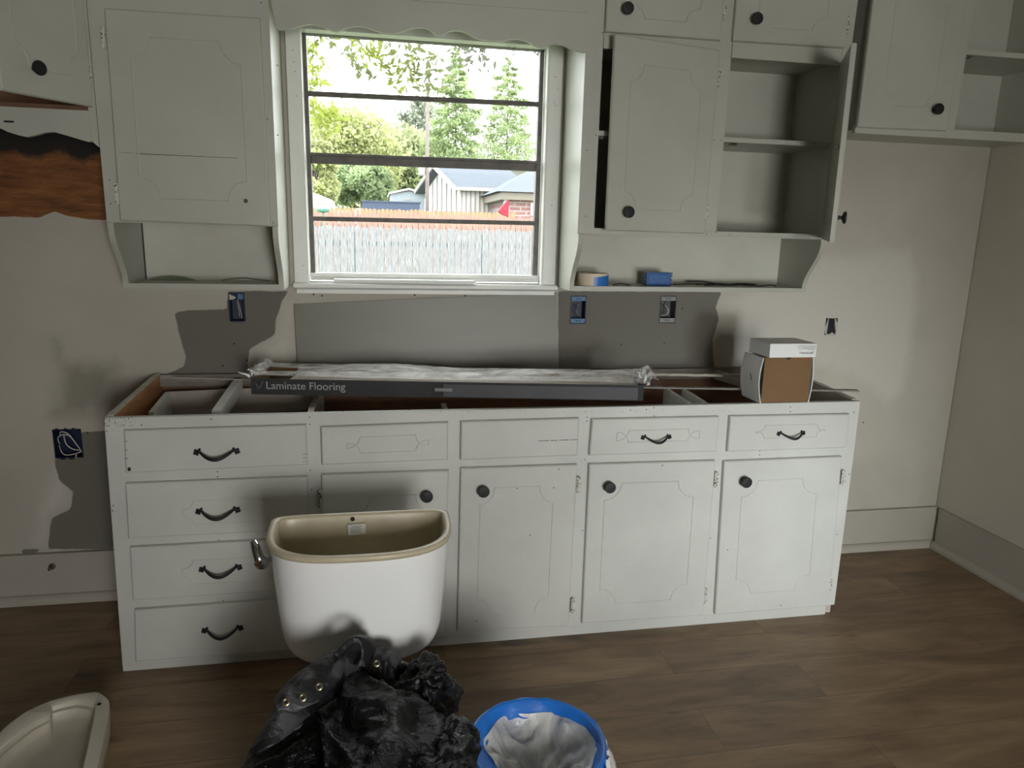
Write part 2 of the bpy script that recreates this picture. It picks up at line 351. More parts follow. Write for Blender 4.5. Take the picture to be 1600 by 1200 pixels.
b = B(); b.box(XL, 1.12, YB-.12, YB, -.12, ZC+.1); b.box(1.78, 1.99, YB-.12, YB, -.12, ZC+.1); b.box(2.51, XR, YB-.12, YB, -.12, ZC+.1); b.box(1.99, 2.51, YB-.12, YB, -.12, .31); b.box(1.99, 2.51, YB-.12, YB, .93, ZC+.1); b.box(1.12, 1.78, YB-.12, YB, -.12, .70); b.box(1.12, 1.78, YB-.12, YB, 1.70, ZC+.1); st(b.done('wall_rear', WALL2))  # openings sized to the lamps; the smaller low one is made up
b = B(); b.box(.15, .195, -3.43, -3.29, 0, 2.09); b.box(2.755, 2.80, -3.43, -3.29, 0, 2.09); b.box(.195, 2.755, -3.43, -3.29, 2.045, 2.09); st(b.done('trim_7', TRIM))  # casing of the added partition's opening
# baseboards (tall flat board with a shoe moulding)
def bboard(name, x0, x1):
    b = B(); b.box(x0, x1, -.016, -.0005, 0, .200); b.box(x0, x1, -.020, -.0005, .19, .204)
    b.yz([(-.0165, 0), (-.040, 0), (-.0395, .012), (-.034, .024), (-.026, .032), (-.0165, .035)], x0, x1)
    return st(b.done(name, BASEB))
bboard('baseboard_back', XL, -.16); bboard('baseboard_back.001', 2.50, XR)
b = B(); b.box(XR-.016, XR-.0005, YB, -.041, 0, .2); b.box(XR-.020, XR-.0005, YB, -.041, .19, .204)
b.prism([(XR-.0165, 0), (XR-.040, 0), (XR-.0395, .012), (XR-.034, .024), (XR-.026, .032), (XR-.0165, .035)], YB, -.041)
st(b.done('baseboard_right', BASEB))
# ------------------------------------------------------------------ window
win = thing('window_1', None, None, (.9, .06, 1.28)); win['kind'] = 'structure'
def bar(u0, v0, u1, v1, t, name, y0=.045, y1=.07, parent=win, m=ALU, tz=None):
    a, c = P(u0, v0, .05), P(u1, v1, .05); b = B(); b.prism([(a.x, a.z), (c.x, c.z), (c.x, c.z-t), (a.x, a.z-t)], y0, y1)
    return b.done(name, m, parent, bevel=.0015)
fx0, fx1, fz0, fz1 = .446, 1.357, 1.279, 2.178
b = B(); wv = [(.446, 2.178), (1.357, 2.174), (1.357, 1.282), (.456, 1.279)]
b.prism([(fx0, fz1), (fx0+.014, fz1), (fx0+.020, fz0), (fx0+.002, fz0)], .04, .075); b.prism([(fx1-.016, fz1), (fx1, fz1), (fx1, fz0), (fx1-.022, fz0)], .04, .075)
b.prism([(fx0, fz1), (fx1, fz1), (fx1, fz1-.014), (fx0, fz1-.014)], .04, .075)
b.done('window_frame', ALU, win)
b = B(); b.box(fx0+.004, fx1, .035, .075, fz0-.010, fz0+.018); b.box(fx0+.014, fx1-.014, .030, .045, fz0+.002, fz0+.008); b.done('window_bottom_rail', TRIM, win, bevel=.002)
bars = [(480, 142, 847, 159.5, .017), (484, 238.5, 842, 252, .011), (486, 242.5, 842, 255.5, .029), (489, 338, 838, 345.5, .017)]
bar(*bars[0][:4], bars[0][4], 'window_bar', .045, .068); bar(*bars[2][:4], bars[2][4], 'meeting_rail', .050, .072); bar(*bars[1][:4], bars[1][4], 'meeting_rail', .035, .049); bar(*bars[3][:4], bars[3][4], 'window_bar', .045, .068)
zz = [fz0+.019, 1.487, 1.697, 1.947, 2.163]
for k, (a, c) in enumerate(((fz0+.019, 1.480), (1.505, 1.695), (1.733, 1.936), (1.962, 2.163))):
    B().box(fx0+.016, fx1-.017, .056, .059, a, c).done('window_pane', GLASS, win)
for u in (497, 799):     # little curtain rod brackets hooked over the frame
    q = P(u, 66 if u < 600 else 82, .035); b = B()
    for s in (-1, 1): b.tube([(q.x+s*.011, .036, q.z+.026), (q.x+s*.011, .022, q.z+.006), (q.x+s*.008, .018, q.z-.012), (q.x+s*.003, .018, q.z-.016), (q.x+s*.003, .02, q.z+.004), (q.x, .022, q.z+.006)], .0018, 6)
    tag(b.done('curtain_bracket', GREYP), 'wire curtain bracket at the %s end of the window head' % ('left' if u < 600 else 'right'), 'bracket', 'wire curtain brackets at the window head')
# casings
def casing(name, q):
    b = B(); b.slab(q, -.001, -.022, .004); return b
b = B(); b.slab([(.392, 2.20), (.444, 2.20), (.444, 1.262), (.392, 1.262)], -.001, -.02, .003); b.box(.4405, .446, -.018, .042, 1.262, 2.19, 0)
b.dots([(457, 78), (459, 97), (461, 112), (463, 150), (474, 415)], -.02, .0018); st(b.done('trim_1', [TRIM, DARK]))
b = B(); b.slab([(1.364, 2.20), (1.420, 2.20), (1.418, 1.262), (1.362, 1.262)], -.001, -.02, .003); b.box(1.359, 1.3655, -.018, .042, 1.262, 2.19, 0)
b.dots([(868, 120), (871, 140), (866, 160), (868, 165), (862, 321)], -.02, .0018); st(b.done('trim_2', [TRIM, DARK]))
b = B(); b.box(.446, 1.359, -.018, .042, 2.166, 2.19); b.box(.392, 1.42, -.02, -.001, 2.19, 2.25); st(b.done('trim_3', TRIM))
b = B(); b.yz([(.045, 1.262), (-.034, 1.262), (-.040, 1.256), (-.040, 1.246), (-.034, 1.240), (-.001, 1.238), (-.001, 1.250), (.045, 1.250)], .389, 1.424)
b.box(.40, 1.414, -.026, -.001, 1.222, 1.238); st(b.done('trim_4', TRIM))
# loose strip of moulding on the sill
a0, a1 = P(522, 432, -.005), P(738, 438, -.02); b = B()
d = Vector((a1.x-a0.x, -.020, 0)).normalized(); nn = Vector((-d.y, d.x, 0)); s0 = Vector((a0.x, -.0, 1.2635)); s1 = s0+d*(a1.x-a0.x)
prof = [(-.026, 0), (.004, 0), (.004, .009), (-.004, .012), (-.012, .016), (-.020, .013), (-.026, .006)]
b.loft([[s+nn*a+Vector((0, 0, h))+(d*sk*(a+.026)) for a, h in prof] for s, sk in ((s0, .0), (s1, .6))])
tag(b.done('trim_strip', TRIM), 'loose strip of white moulding lying on the window sill', 'trim strip')

# ================================================================== hardware prototypes
protos = {}
def knob_obj(parent, x, y, z, rz=0, s=1.0, name='knob'):
    if 'knob' not in protos:
        b = B(); b.lathe([(.0085, 0), (.0075, .004), (.0055, .010), (.0065, .015), (.0175, .019), (.0205, .022), (.0205, .026), (.0190, .0285), (.012, .0293), (.001, .0295)], n=24, ax='y')
        o = b.done(name, BLACKM, smooth=True, auto=50); protos['knob'] = o
    else:
        o = protos['knob'].copy(); COL.objects.link(o); o.parent = None
    o.matrix_parent_inverse = Matrix.Identity(4)
    o.location = (x, y, z); o.rotation_euler = (0, 0, rz); o.scale = (s, s, s)
    if parent is not None: o.parent = parent
    return o
def handle_obj(parent, x, y, z, s=1.0, tilt=0):
    if 'h' not in protos:
        b = B(); pts = []; rs = []
        for k in range(25):
            t = -1+2*k/24; c = math.cos(t*math.pi/2)
            pts.append((t*.042, -.004-.026*c**.7, .006-.017*c)); rs.append(.0030+.0016*c)
        b.tube(pts, rs, 8)
        for sgn in (-1, 1):   # leaf-shaped feet with two lobes
            for (dx, dz, r) in ((.046, .004, .0052), (.052, .007, .0042), (.054, .000, .0042), (.048, -.003, .0036), (.042, .010, .0034)):
                b.lathe([(r*.2, 0), (r, .0012), (r*.9, .004), (r*.4, .006)], (sgn*dx, 0, dz), 'y', 10)
            b.tube([(sgn*.040, -.004, .006), (sgn*.047, -.005, .005), (sgn*.053, -.003, .003)], [.0042, .0045, .003], 8)
        o = b.done('handle', BLACKM, smooth=True, auto=50); protos['h'] = o
    else:
        o = protos['h'].copy(); COL.objects.link(o); o.parent = None
    o.matrix_parent_inverse = Matrix.Identity(4)
    o.location = (x, y, z); o.rotation_euler = (0, tilt, 0); o.scale = (s, s, s); o.parent = parent; return o
def hinge(parent, x, y, z, h=.055, T=None):
    b = B(); b.tube([(x, y, z-h/2), (x, y, z-h*.4), (x, y, z+h*.4), (x, y, z+h/2)], [.002, .004, .004, .002], 8)
    b.slab([(x-.007, z+h*.45), (x+.007, z+h*.45), (x+.007, z-h*.45), (x-.007, z-h*.45)], y+.004, y-.001, .001)
    rs = random.Random(int(x*999+z*99))
    for _ in range(9):      # paint chipped off along the knuckle
        r_ = rs.uniform(.0008, .0022); b.lathe([(r_, 0), (r_, .0005)], (x+rs.uniform(-.006, .006), y-.0038, z+rs.uniform(-.5, .5)*h), 'y', 6, 1)
    if T is not None: b.xf(T)
    return b.done('hinge', [CHIP, DARK], parent)

# ================================================================== BASE CABINET
base = thing('base_cabinet', 'long white painted base cabinet without its worktop, drawers at left and four doors', 'cabinet', (1.17, YF/2, 0))
bx0, bx1 = P(162, 653, YF).x, P(1345, 626, YF).x
fq = [XZ(162, 653, YF), XZ(1345, 627, YF), XZ(1304, 945, YF), XZ(191, 1041, YF)]
b = B(); b.slab(fq, YF+.02, YF, .002)
b.dots([(330, 655), (330, 667), (340, 737), (340, 745), (342, 844), (349, 939), (167, 674), (221, 664), (484, 652), (484, 663), (1022, 637), (1022, 650), (917, 652), (917, 658), (1235, 636), (1235, 643), (1334, 644), (1187, 711), (1187, 705), (914, 718), (910, 829),
        (485, 735), (487, 765), (1110, 841), (1308, 835), (1327, 741), (177, 790), (176, 798), (1010, 640), (985, 641), (700, 635), (640, 640)], YF, .0021)
rs = random.Random(5)
b.dots([(163+rs.random()**1.6*45, 653+rs.random()**1.5*14-(.3)) for _ in range(46)], YF, .0013)
b.dots([(500+rs.random()*640, 640+rs.random()*4) for _ in range(40)], YF, .0012)
b.done('face_frame', [PAINTB, DARK], base)
zt0, zt1 = .880, .911
for nm, xa, xb, msk in (('side_panel', bx0+.002, bx0+.022, ORANGE), ('side_panel', bx1-.022, bx1-.002, TANWOOD)):
    b = B(); b.yz([(YF+.021, .0), (-.004, .0), (-.004, zt1), (YF+.021, zt0)], xa, xb); b.done(nm, msk, base)
    b = B(); b.yz([(YF+.021, zt0+.0005), (-.004, zt1+.0005), (-.004, zt1+.003), (YF+.021, zt0+.003)], xa, xb); b.done('panel_edge', CHIP if xa < 1 else PAINTB, base)
b = B(); b.box(bx0+.023, bx1-.023, -.014, -.004, .02, zt1-.002); b.done('back_panel', BROWN, base)
b = B(); b.box(bx0+.023, bx1-.023, -.034, -.015, zt1-.045, zt1-.001); b.done('back_rail', GREYWOOD, base)
b = B(); b.box(bx0+.023, bx1-.023, YF+.021, -.015, .07, .085); b.done('cabinet_floor', TANWOOD, base)
px0 = P(192, 1045, YF+.008).x; px1 = P(1290, 950, YF+.008).x
b = B(); b.box(px0, px1, YF+.006, YF+.02, 0, .048); b.done('plinth', PAINTB, base, bevel=.002)
for u_, zt2 in ((488, .872), (713, .78)): q = P(u_, 780, YF); B().box(q.x-.01, q.x+.01, YF+.021, -.036, .086, zt2).done('partition', TANWOOD, base)
# front-to-back bearer near the left and braces in the middle
def brace(p0, p1, w, h, m, nm='brace'):
    d = (p1-p0).normalized(); n = Vector((-d.y, d.x, 0)).normalized()*w/2; b = B()
    b.loft([[p+n, p-n, p-n-Vector((0, 0, h)), p+n-Vector((0, 0, h))] for p in (p0, p1)]); return b.done(nm, m, base, bevel=.001)
brace(PZ(338, 641, .872), PZ(372, 592, .90), .030, .05, TRIM)
brace(PZ(236, 644, .845), PZ(262, 612, .86), .018, .09, TRIM, 'drawer_side')
brace(PZ(262, 612, .86), PZ(486, 602, .86), .012, .10, TANWOOD, 'drawer_back')
brace(PZ(486, 641, .862), PZ(486, 606, .862), .018, .09, TRIM, 'drawer_side')
brace(PZ(1078, 630, .86), PZ(1040, 605, .865), .016, .10, TRIM, 'drawer_side')
brace(PZ(1103, 629, .86), PZ(1068, 607, .865), .016, .10, TRIM, 'drawer_side')
brace(PZ(1105, 574, .905), PZ(1160, 590, .895), .016, .04, TANWOOD)
brace(PZ(1150, 590, .875), PZ(1190, 612, .875), .02, .05, BROWN)
YD = YF-.019
gs = dict(r=.0016)
def front(kind, pts, groove_uv=None, hnd=None, hs=1.0, extra=None, mt=PAINTB):
    q = Q(pts, YD); b = B(); b.slab(q, YF-.0005, YD, .005)
    if groove_uv: groove(b, q, YD, *groove_uv)
    if extra: extra(b, q)
    o = b.done(kind, [mt, DARK], base)
    if hnd: h = P(*hnd, YD); handle_obj(o, h.x, YD, h.z, hs)
    return o, q
def d1x(b, q):
    for k in range(3):
        x, z = quadpt(q, .012, .25+.2*k); b.box(x-.006, x+.004, YD-.0004, YD+.001, z-.0006, z+.0006, 1)
        x, z = quadpt(q, .985, .72+.09*k); b.box(x-.006, x+.005, YD-.0004, YD+.001, z-.0006, z+.0006, 1)
    x, z = quadpt(q, .018, .9); b.box(x-.003, x+.006, YD-.0004, YD+.001, z-.006, z+.006, 1)
front('drawer_front', [(193, 673), (478, 664), (480.5, 727), (196, 740)], None, (339, 707), 1.22, d1x)
front('drawer_front', [(195, 756), (480, 745), (482, 828), (200, 842)], (.30, .84, .36, .78, .06, .16), (341, 799), 1.2)
front('drawer_front', [(202, 856), (482, 841), (484, 921), (207, 939)], (.28, .84, .3, .75, .06, .16), (345, 889), 1.18)
front('drawer_front', [(209, 954), (485, 934), (486, 1014), (211, 1035)], None, (348, 984), 1.16)
front('false_drawer_front', [(501, 667.5), (700.5, 660), (700, 719), (503, 727)], (.2, .84, .3, .72, .1, .28))
def p3(b, q):
    for a, c in ((.65, .745), (.755, .815), (.83, .915), (.93, .99)):
        x, z = quadpt(q, a, .56); x1, z1 = quadpt(q, c, .56); b.prism([(x, z), (x1, z1), (x1, z1-.0018), (x, z-.0018)], YD-.0005, YD+.001, 1)
front('false_drawer_front', [(720.5, 659), (905.6, 653.5), (902.8, 712), (719.5, 719.5)], None, None, 1, p3)
front('drawer_front', [(925.5, 655), (1124.5, 651), (1119.5, 706), (921, 712)], (.2, .85, .33, .66, .09, .28), (1025, 684), 1.0)
front('drawer_front', [(1141.5, 650.5), (1328.6, 647), (1322, 700), (1137, 706.5)], (.22, .80, .28, .64, .07, .2), (1235.5, 678), 1.0)
def bdoor(pts, knob, hl, hs, g, chips=()):
    o, q = front('door', pts, g, None, 1, (lambda b, q: b.dots(chips, YD, .0022)) if chips else None)
    k = P(*knob, YD-.02); knob_obj(o, k.x, YD, k.z)
    for (u, v) in hs: h = P(u, v, YD+.006); hinge(o, h.x, YD+.004, h.z, .062)
    return o
G = (.17, .83, .12, .88, .14, .10)
bdoor([(502, 742), (701.5, 735.5), (695, 996), (505, 1011)], (667, 776), 0, [(500, 778)], (.26, .86, .13, .87, .12, .09))
bdoor([(720, 732), (902.7, 726), (888.5, 979), (714.5, 986.5)], (755.5, 768), 1, [(903.5, 757), (895, 946)], (.17, .80, .12, .90, .12, .10), [(873, 733), (865, 762), (808, 763), (828, 836), (745, 970)])
bdoor([(921, 725.5), (1118.6, 720), (1099, 962), (909.5, 975)], (953, 761.5), 1, [(1119, 749), (1102, 930)], (.13, .84, .12, .88, .13, .10), [(1035, 727)])
bdoor([(1132, 721), (1316.6, 713.5), (1295.5, 947), (1117.5, 961)], (1166, 753.5), 1, [(1317, 746), (1297, 915)], (.16, .80, .13, .87, .13, .10), [(1137, 859), (1220, 946)])

# ================================================================== UPPER CABINETS
def scurve(ytop, ybot, z1, z0):
    pts = []
    for k in range(13):
        t = k/12; s = t*t*(3-2*t); w = math.sin(t*math.pi*2)*.010
        pts.append((ytop+(ybot-ytop)*s-w*.6, z1+(z0-z1)*t))
    return pts
def upper_box(root, x0, x1, ztop, zr, zb, shelfz=None, th=.018, mats=PAINT):
    for xa, xb in ((x0, x0+th), (x1-th, x1)):
        b = B(); b.yz([(-.001, ztop), (YU+.0185, ztop)]+[(YU+.0185, zr+.0015), (YU, zr+.0015)]+scurve(YU, YL, zr, zb)+[(-.001, zb)], xa, xb); b.done('side_panel', mats, root)
    b = B(); b.box(x0+th, x1-th, -.009, -.001, zb, ztop); b.done('back_panel', PAINTD, root)
    b = B(); b.box(x0+th, x1-th, YL, -.010, zb, zb+.018); b.done('bottom_shelf', mats, root)
    b = B(); b.box(x0+th, x1-th, YU+.019, -.010, zr+.006, zr+.020); b.done('shelf', PAINTD, root)
    if shelfz: b = B(); b.box(x0+th, x1-th, YU+.012, -.010, shelfz-.017, shelfz); b.done('shelf', mats, root)
    b = B(); b.box(x0+th, x1-th, YU+.019, -.010, ztop-.016, ztop); b.done('top_panel', PAINTD, root)
ZT = 2.60
# left upper cabinet
lx0, lx1 = P(163, 345, YU).x-.0, P(444, 452, YL).x
lx0 = P(168, 348, YU).x; lzr, lzb = 1.468, P(320, 449, YL).z-.006
LU = thing('wall_cabinet', 'white wall cabinet left of the window with one closed door above an open shelf', 'cabinet', ((lx0+lx1)/2, YU/2, lzb))
upper_box(LU, lx0, lx1, ZT, lzr, lzb)
YUD = YU-.018
dq = Q([(162, 12), (405.5, 27.5), (422, 354), (187, 345)], YUD)
def frame_pieces(root, rects, name='face_frame', mt=PAINT, dots=()):
    b = B()
    for r in rects: b.prism(r, YU, YU+.018)
    if dots: b.dots(dots, YU, .002)
    return b.done(name, [mt, DARK], root)
x_in0, x_in1 = dq[3][0]+.02, dq[2][0]-.02
frame_pieces(LU, [[(lx0-.002, ZT), (x_in0, ZT), (x_in0, lzr+.003), (lx0-.002, lzr+.003)], [(x_in1, ZT), (lx1+.001, ZT), (lx1+.001, lzr+.003), (x_in1, lzr+.003)],
                  [(x_in0, ZT), (x_in1, ZT), (x_in1, 2.09), (x_in0, 2.09)], [(x_in0, lzr+.032), (x_in1, lzr+.032), (x_in1, lzr+.003), (x_in0, lzr+.003)]],
             dots=[(418, 186), (434, 211), (427, 348), (171, 281), (173, 318), (408, 4), (433, 102)])
b = B(); b.slab(dq, YU-.0005, YUD, .005); groove(b, dq, YUD, .15, .86, .12, .88, .13, .10)
c0, c1 = XZ(212, 239.5, YUD), XZ(372, 247, YUD); b.prism([c0, c1, (c1[0], c1[1]-.0010), (c0[0]+.03, c0[1]-.0022), (c0[0], c0[1]-.0012)], YUD-.0004, YUD+.001, 1)
c0, c1 = XZ(185, 237.5, YUD), XZ(209, 239, YUD); b.prism([c0, c1, (c1[0], c1[1]-.0008), (c0[0], c0[1]-.0008)], YUD-.0004, YUD+.001, 1)
k = P(384, 314, YUD); b.lathe([(.0065, 0), (.0065, .0008)], (k.x, YUD, k.z), 'y', 16, 1)
ld = b.done('door', [PAINT, DARK], LU)
B().lathe([(.0040, 0), (.0040, .002), (.0015, .003)], (k.x, YUD, k.z), 'y', 12).done('screw', CHROME, ld)
for u, v in ((161, 58), (182, 302)): h = P(u, v, YUD+.006); hinge(ld, h.x, YUD+.004, h.z, .07)
B().box(lx0+.018, lx0+.0215, -.0125, -.0095, lzb+.019, lzr+.005).done('corner_crack', DARK, LU)
# scraps on its open shelf
q0 = P(232, 430, -.05); q1 = P(305, 430, -.05); b = B(); pts0 = []; pts1 = []
for k in range(15):
    t = k/14; x = lerp(q0.x, q1.x, t); hgt = .014*math.sin(math.pi*min(1, t*1.05))**.7+.001; pts0.append((x, -.045, lzb+.0185)); pts1.append((x, -.045+.004*math.sin(3*t), lzb+.019+hgt))
b.loft([pts0+[(p[0], -.043, p[2]) for p in pts0[::-1]], pts1+[(p[0], p[1]+.002, p[2]) for p in pts1[::-1]]])
tag(b.done('plastic_scrap', GREENP), 'thin curved dark green scrap standing at back of left open shelf', 'scrap')
b = B(); a = P(345, 436, -.06); zs = lzb+.0195
b.tube([(a.x, -.05, zs), (a.x+.03, -.06, zs+.006), (a.x+.08, -.04, zs+.010), (a.x+.13, -.05, zs+.004), (a.x+.17, -.035, zs)], .0012, 6)
tag(b.done('wire_scrap', WIREB), 'fine wire scrap at right end of left open shelf', 'wire')

# right upper cabinet
rx0, rx1 = 1.430, P(1290, 372, YU).x; rzr = 1.470; rzb = 1.2545
RU = thing('wall_cabinet', 'white wall cabinet right of the window with two open doors and an open shelf below', 'cabinet', ((rx0+rx1)/2, YU/2, rzb))
lo = Q([(943, 73), (1143.5, 87), (1119.5, 358), (928, 357)], YU)
ro = Q([(1143.5, 87), (1310, 96.5), (1282, 366), (1119.5, 358)], YU)
shz = P(1200, 216, YU).z-.002
upper_box(RU, rx0, rx1, ZT, rzr, rzb, shz)
mid0, mid1 = 1.925, ro[0][0]-.0
ztop_o = 2.105
frame_pieces(RU, [[(rx0-.001, ZT), (lo[0][0], ZT), (lo[3][0], rzr), (rx0-.004, rzr)], [(1.905, ZT), ((ro[0][0]+ro[3][0])/2+.002, ZT), (ro[3][0], rzr+.02), (1.905, rzr+.02)],
                  [(ro[2][0]+.012, ZT), (rx1+.03, ZT), (rx1+.002, rzr), (ro[2][0], rzr)],
                  [(lo[0][0], ZT), (1.905, ZT), (1.905, 2.45), (lo[0][0], 2.45)], [(mid1, ZT), (ro[2][0]+.012, ZT), (ro[2][0]+.012, 2.45), (mid1, 2.45)],
                  [(lo[0][0], 2.165), (1.905, 2.165), (1.905, ztop_o), (lo[0][0], ztop_o)], [(mid1, 2.165), (ro[1][0]+.01, 2.165), (ro[1][0]+.01, ztop_o), (mid1, ztop_o)],
                  [(lo[3][0], rzr+.022), (ro[2][0], rzr+.020), (ro[2][0], rzr), (lo[3][0], rzr)]],
             dots=[(931, 211), (1116, 219), (1127, 219), (917, 235), (915, 338), (1104, 366), (1118, 363), (941, 51), (960, 51), (1140, 367)])
b = B(); b.box(mid1-.03, mid1-.012, YU+.019, -.010, rzr+.021, ZT-.02); b.done('partition', PAINTD, RU)
b = B(); b.box(rx0+.018, rx1-.018, YU+.019, -.010, ztop_o+.02, ztop_o+.034); b.done('shelf', PAINTD, RU)
def udoor(root, q, grv, knob=None, hinges=(), T=None, rot=0, zextra=None, name='door', hx=None, krev=False):
    b = B(); b.slab(q, YU-.0005, YUD, .005)
    if grv: groove(b, q, YUD, *grv)
    if T is not None: b.xf(T)
    o = b.done(name, [PAINT, DARK], root)
    for (x, z) in hinges: hinge(o, x, YUD+.004, z, .06, T)
    if knob:
        v = Vector((knob[0], YUD, knob[1]))
        if T is not None: v = T @ v
        knob_obj(o, v.x, v.y, v.z, rot)
    return o
# small top doors
for pts, kn, hg in (([(946, 49), (1126.5, 63)], (981, 13), (1132, 18)), ([(1145.5, 63.5), (1321.5, 74.5)], (1183, 29), (1325, 40))):
    a, c = P(*pts[0], YUD), P(*pts[1], YUD); q = [(a.x+.003, 2.47), (c.x+.006, 2.47), (c.x, c.z), (a.x, a.z)]
    k = P(*kn, YUD-.02); h = P(*hg, YUD)
    udoor(RU, q, (.20, .80, .18, .84, .12, .14), (k.x, k.z), [(h.x, h.z), (h.x, 2.40)])
# ajar left door, hinged on its right edge
hxl = P(1113, 220, YUD).x+.004
ang = math.radians(6.5)
T = Matrix.Translation((hxl, YU, 0)) @ Matrix.Rotation(ang, 4, 'Z') @ Matrix.Translation((-hxl, -YU, 0))
q = [(hxl-.412, 2.138), (hxl, 2.124), (hxl-.006, 1.481), (hxl-.410, 1.484)]
kq = P(978, 331.5, YUD-.045)
udoor(RU, q, (.16, .84, .13, .88, .12, .09), (kq.x, kq.z), [(hxl, 2.03), (hxl-.005, 1.56)], T, ang)
# wide open right door
hxr = ro[1][0]+.008; th = math.radians(61)
T = Matrix.Translation((hxr, YU, 0)) @ Matrix.Rotation(th, 4, 'Z') @ Matrix.Translation((-hxr, -YU, 0))
q = [(hxr-.36, 2.098), (hxr, 2.112), (hxr-.016, 1.474), (hxr-.376, 1.462)]
do = udoor(RU, q, (.16, .84, .13, .88, .12, .09), (hxr-.345, 1.545), [(hxr, 2.03)], T, th)
b = B(); b.box(hxr-.33, hxr-.31, YU, YU+.012, 1.77, 1.785); b.xf(T); b.done('catch', CHROME, do)
for (u, v) in ((941, 220), (1146, 227)):
    q = P(u, v, YU+.02); b = B(); b.box(q.x-.014, q.x+.004, YU+.014, YU+.03, shz-.029, shz-.0175); b.box(q.x+.006, q.x+.012, YU+.012, YU+.024, shz-.028, shz-.0175); b.done('catch', CHROME, RU, bevel=.001)

# corner cabinet at far right
CU = thing('wall_cabinet', 'white wall cabinet in the corner, plain door beside open shelves', 'cabinet', (2.95, YU/2, 1.87))
cx0 = P(1334, 205, YU).x; cz = P(1450, 217, YU).z; cz = 1.862
dl, dr = P(1334, 198, YUD), P(1481, 204.5, YUD); sx = P(1491, 202, YU).x; oz = P(1491, 202, YU).z
xe = XR-.002
b = B()
for r in ([(cx0+.014, 2.50), (cx0+.03, 2.50), (cx0+.03, oz), (cx0+.014, oz)], [(dr.x-.02, 2.5), (sx+.012, 2.5), (sx, oz), (dr.x-.02, oz)], [(cx0+.005, oz), (xe, oz-.001), (xe, oz-.034), (cx0+.005, oz-.034)]): b.prism(r, YU, YU+.018)
b.done('face_frame', PAINT, CU)
b = B(); b.box(cx0+.03, xe, YU+.019, -.010, oz-.018, oz-.002); b.done('bottom_shelf', PAINT, CU)
for a_ in ((cx0+.015, cx0+.03, YU+.019, -.001, oz-.018, 2.5), (sx-.02, sx-.004, YU+.019, -.010, oz-.001, 2.5)): B().box(*a_).done('side_panel', PAINT, CU)
b = B(); b.box(cx0+.031, xe, -.009, -.001, oz-.018, 2.5); b.box(XR-.012, xe, YU+.019, -.01, oz-.001, 2.5); b.box(cx0+.015, xe, YU, -.001, 2.5, 2.515); b.done('back_panel', PAINTD, CU)
s1 = P(1508.5, 77, YU+.01).z; b = B(); b.box(sx-.003, XR-.013, YU+.005, -.010, s1-.019, s1); b.done('shelf', PAINT, CU)
q = P(1516, 88, YU+.02); b = B(); b.box(q.x, q.x+.016, YU+.02, YU+.035, s1-.028, s1-.0195); b.done('catch', CHROME, CU)
q = [(dl.x+.022, 2.47), (dr.x+.004, 2.47), (dr.x, dr.z), (dl.x+.018, dl.z)]
k = P(1466, 170.5, YUD-.02); udoor(CU, q, (.24, .8, .15, .86, .1, .08), (k.x, k.z))

# cabinet at the far left, over the missing range hood
EU = thing('wall_cabinet', 'white wall cabinet at far left with a scalloped apron and its door ajar', 'cabinet', (-.5, YU/2, 1.75))
ex1 = lx0-.004; ex0 = -1.05; za = P(80, 170, YU).z; zbm = P(80, 205, YU).z
for a_ in ((ex0, ex0+.018, YU, -.001, za, 2.5), (ex1-.018, ex1, YU+.019, -.001, za-.09, 2.5)): B().box(*a_).done('side_panel', PAINT, EU)
b = B(); b.box(ex0+.018, ex1-.018, -.009, -.001, za, 2.5); b.box(ex0+.018, ex1-.018, YU+.019, -.01, za, za+.016); b.box(ex0, ex1, YU, -.001, 2.5, 2.515); b.done('back_panel', BROWN, EU)
b = B(); b.prism([(ex1-.022, 2.5), (ex1, 2.5), (ex1, za-.11), (ex1-.022, za-.09)], YU, YU+.018); b.done('face_frame', PAINT, EU)
b = B(); low = [(0, 200), (12, 206), (28, 211), (42, 214), (56, 211), (70, 207), (84, 206), (98, 210), (112, 214), (128, 219), (140, 222)]
poly = [(ex0, za), (ex0, XZ(0, 205, YU)[1])]+[(ex0+.04*k, XZ(0, 205, YU)[1]-.006*math.cos(k*2.1)) for k in range(1, 11) if ex0+.04*k < P(0, 200, YU).x-.03]+[XZ(u, v, YU) for u, v in low]+[(ex1-.0225, za-.092), (ex1-.0225, za)]
b.prism(poly, YU, YU+.018); x, z = XZ(15, 190, YU); b.slab([(x-.016, z+.003), (x+.012, z+.003), (x+.012, z-.003), (x-.016, z-.003)], YU+.001, YU-.0006, .0005, 1)
b.done('scalloped_apron', [PAINT, DARK], EU)
# its door: hinged at right, swung towards the room
hz = P(155, 167, YUD); th = math.radians(56); hxe = ex1-.016
T = Matrix.Translation((hxe, YU, 0)) @ Matrix.Rotation(th, 4, 'Z') @ Matrix.Translation((-hxe, -YU, 0))
we = .28
q = [(hxe-we, 2.47), (hxe, 2.47), (hxe, hz.z), (hxe-we, hz.z)]
EDOOR = udoor(EU, q, (.18, .86, .14, .88, .13, .1), (hxe-we+.10, hz.z+.077), [(hxe, hz.z+.10)], T, th)

# ------------------------------------------------------------------ valance over the window
vp = [(432.6, 45.6), (450, 45.6), (468, 40.5), (486, 37.5), (504, 41.4), (525, 48.6), (540, 43.5), (556.5, 40.5), (573, 42.6), (591, 48.6), (609, 52), (627, 49.5), (642, 44.4), (657, 42.6), (669, 45), (681, 52.5), (691.5, 54.6), (702, 48.6), (715.5, 47.1), (729, 50.4), (747, 60), (765, 63), (783, 63.9), (798, 61), (810, 60.6), (825, 64.5), (840, 73), (855, 70.5), (867, 68.6), (880, 70), (893, 75.5), (906, 80), (919.5, 82)]
yv = YU
b = B(); pl = [XZ(u, v, yv) for u, v in vp]
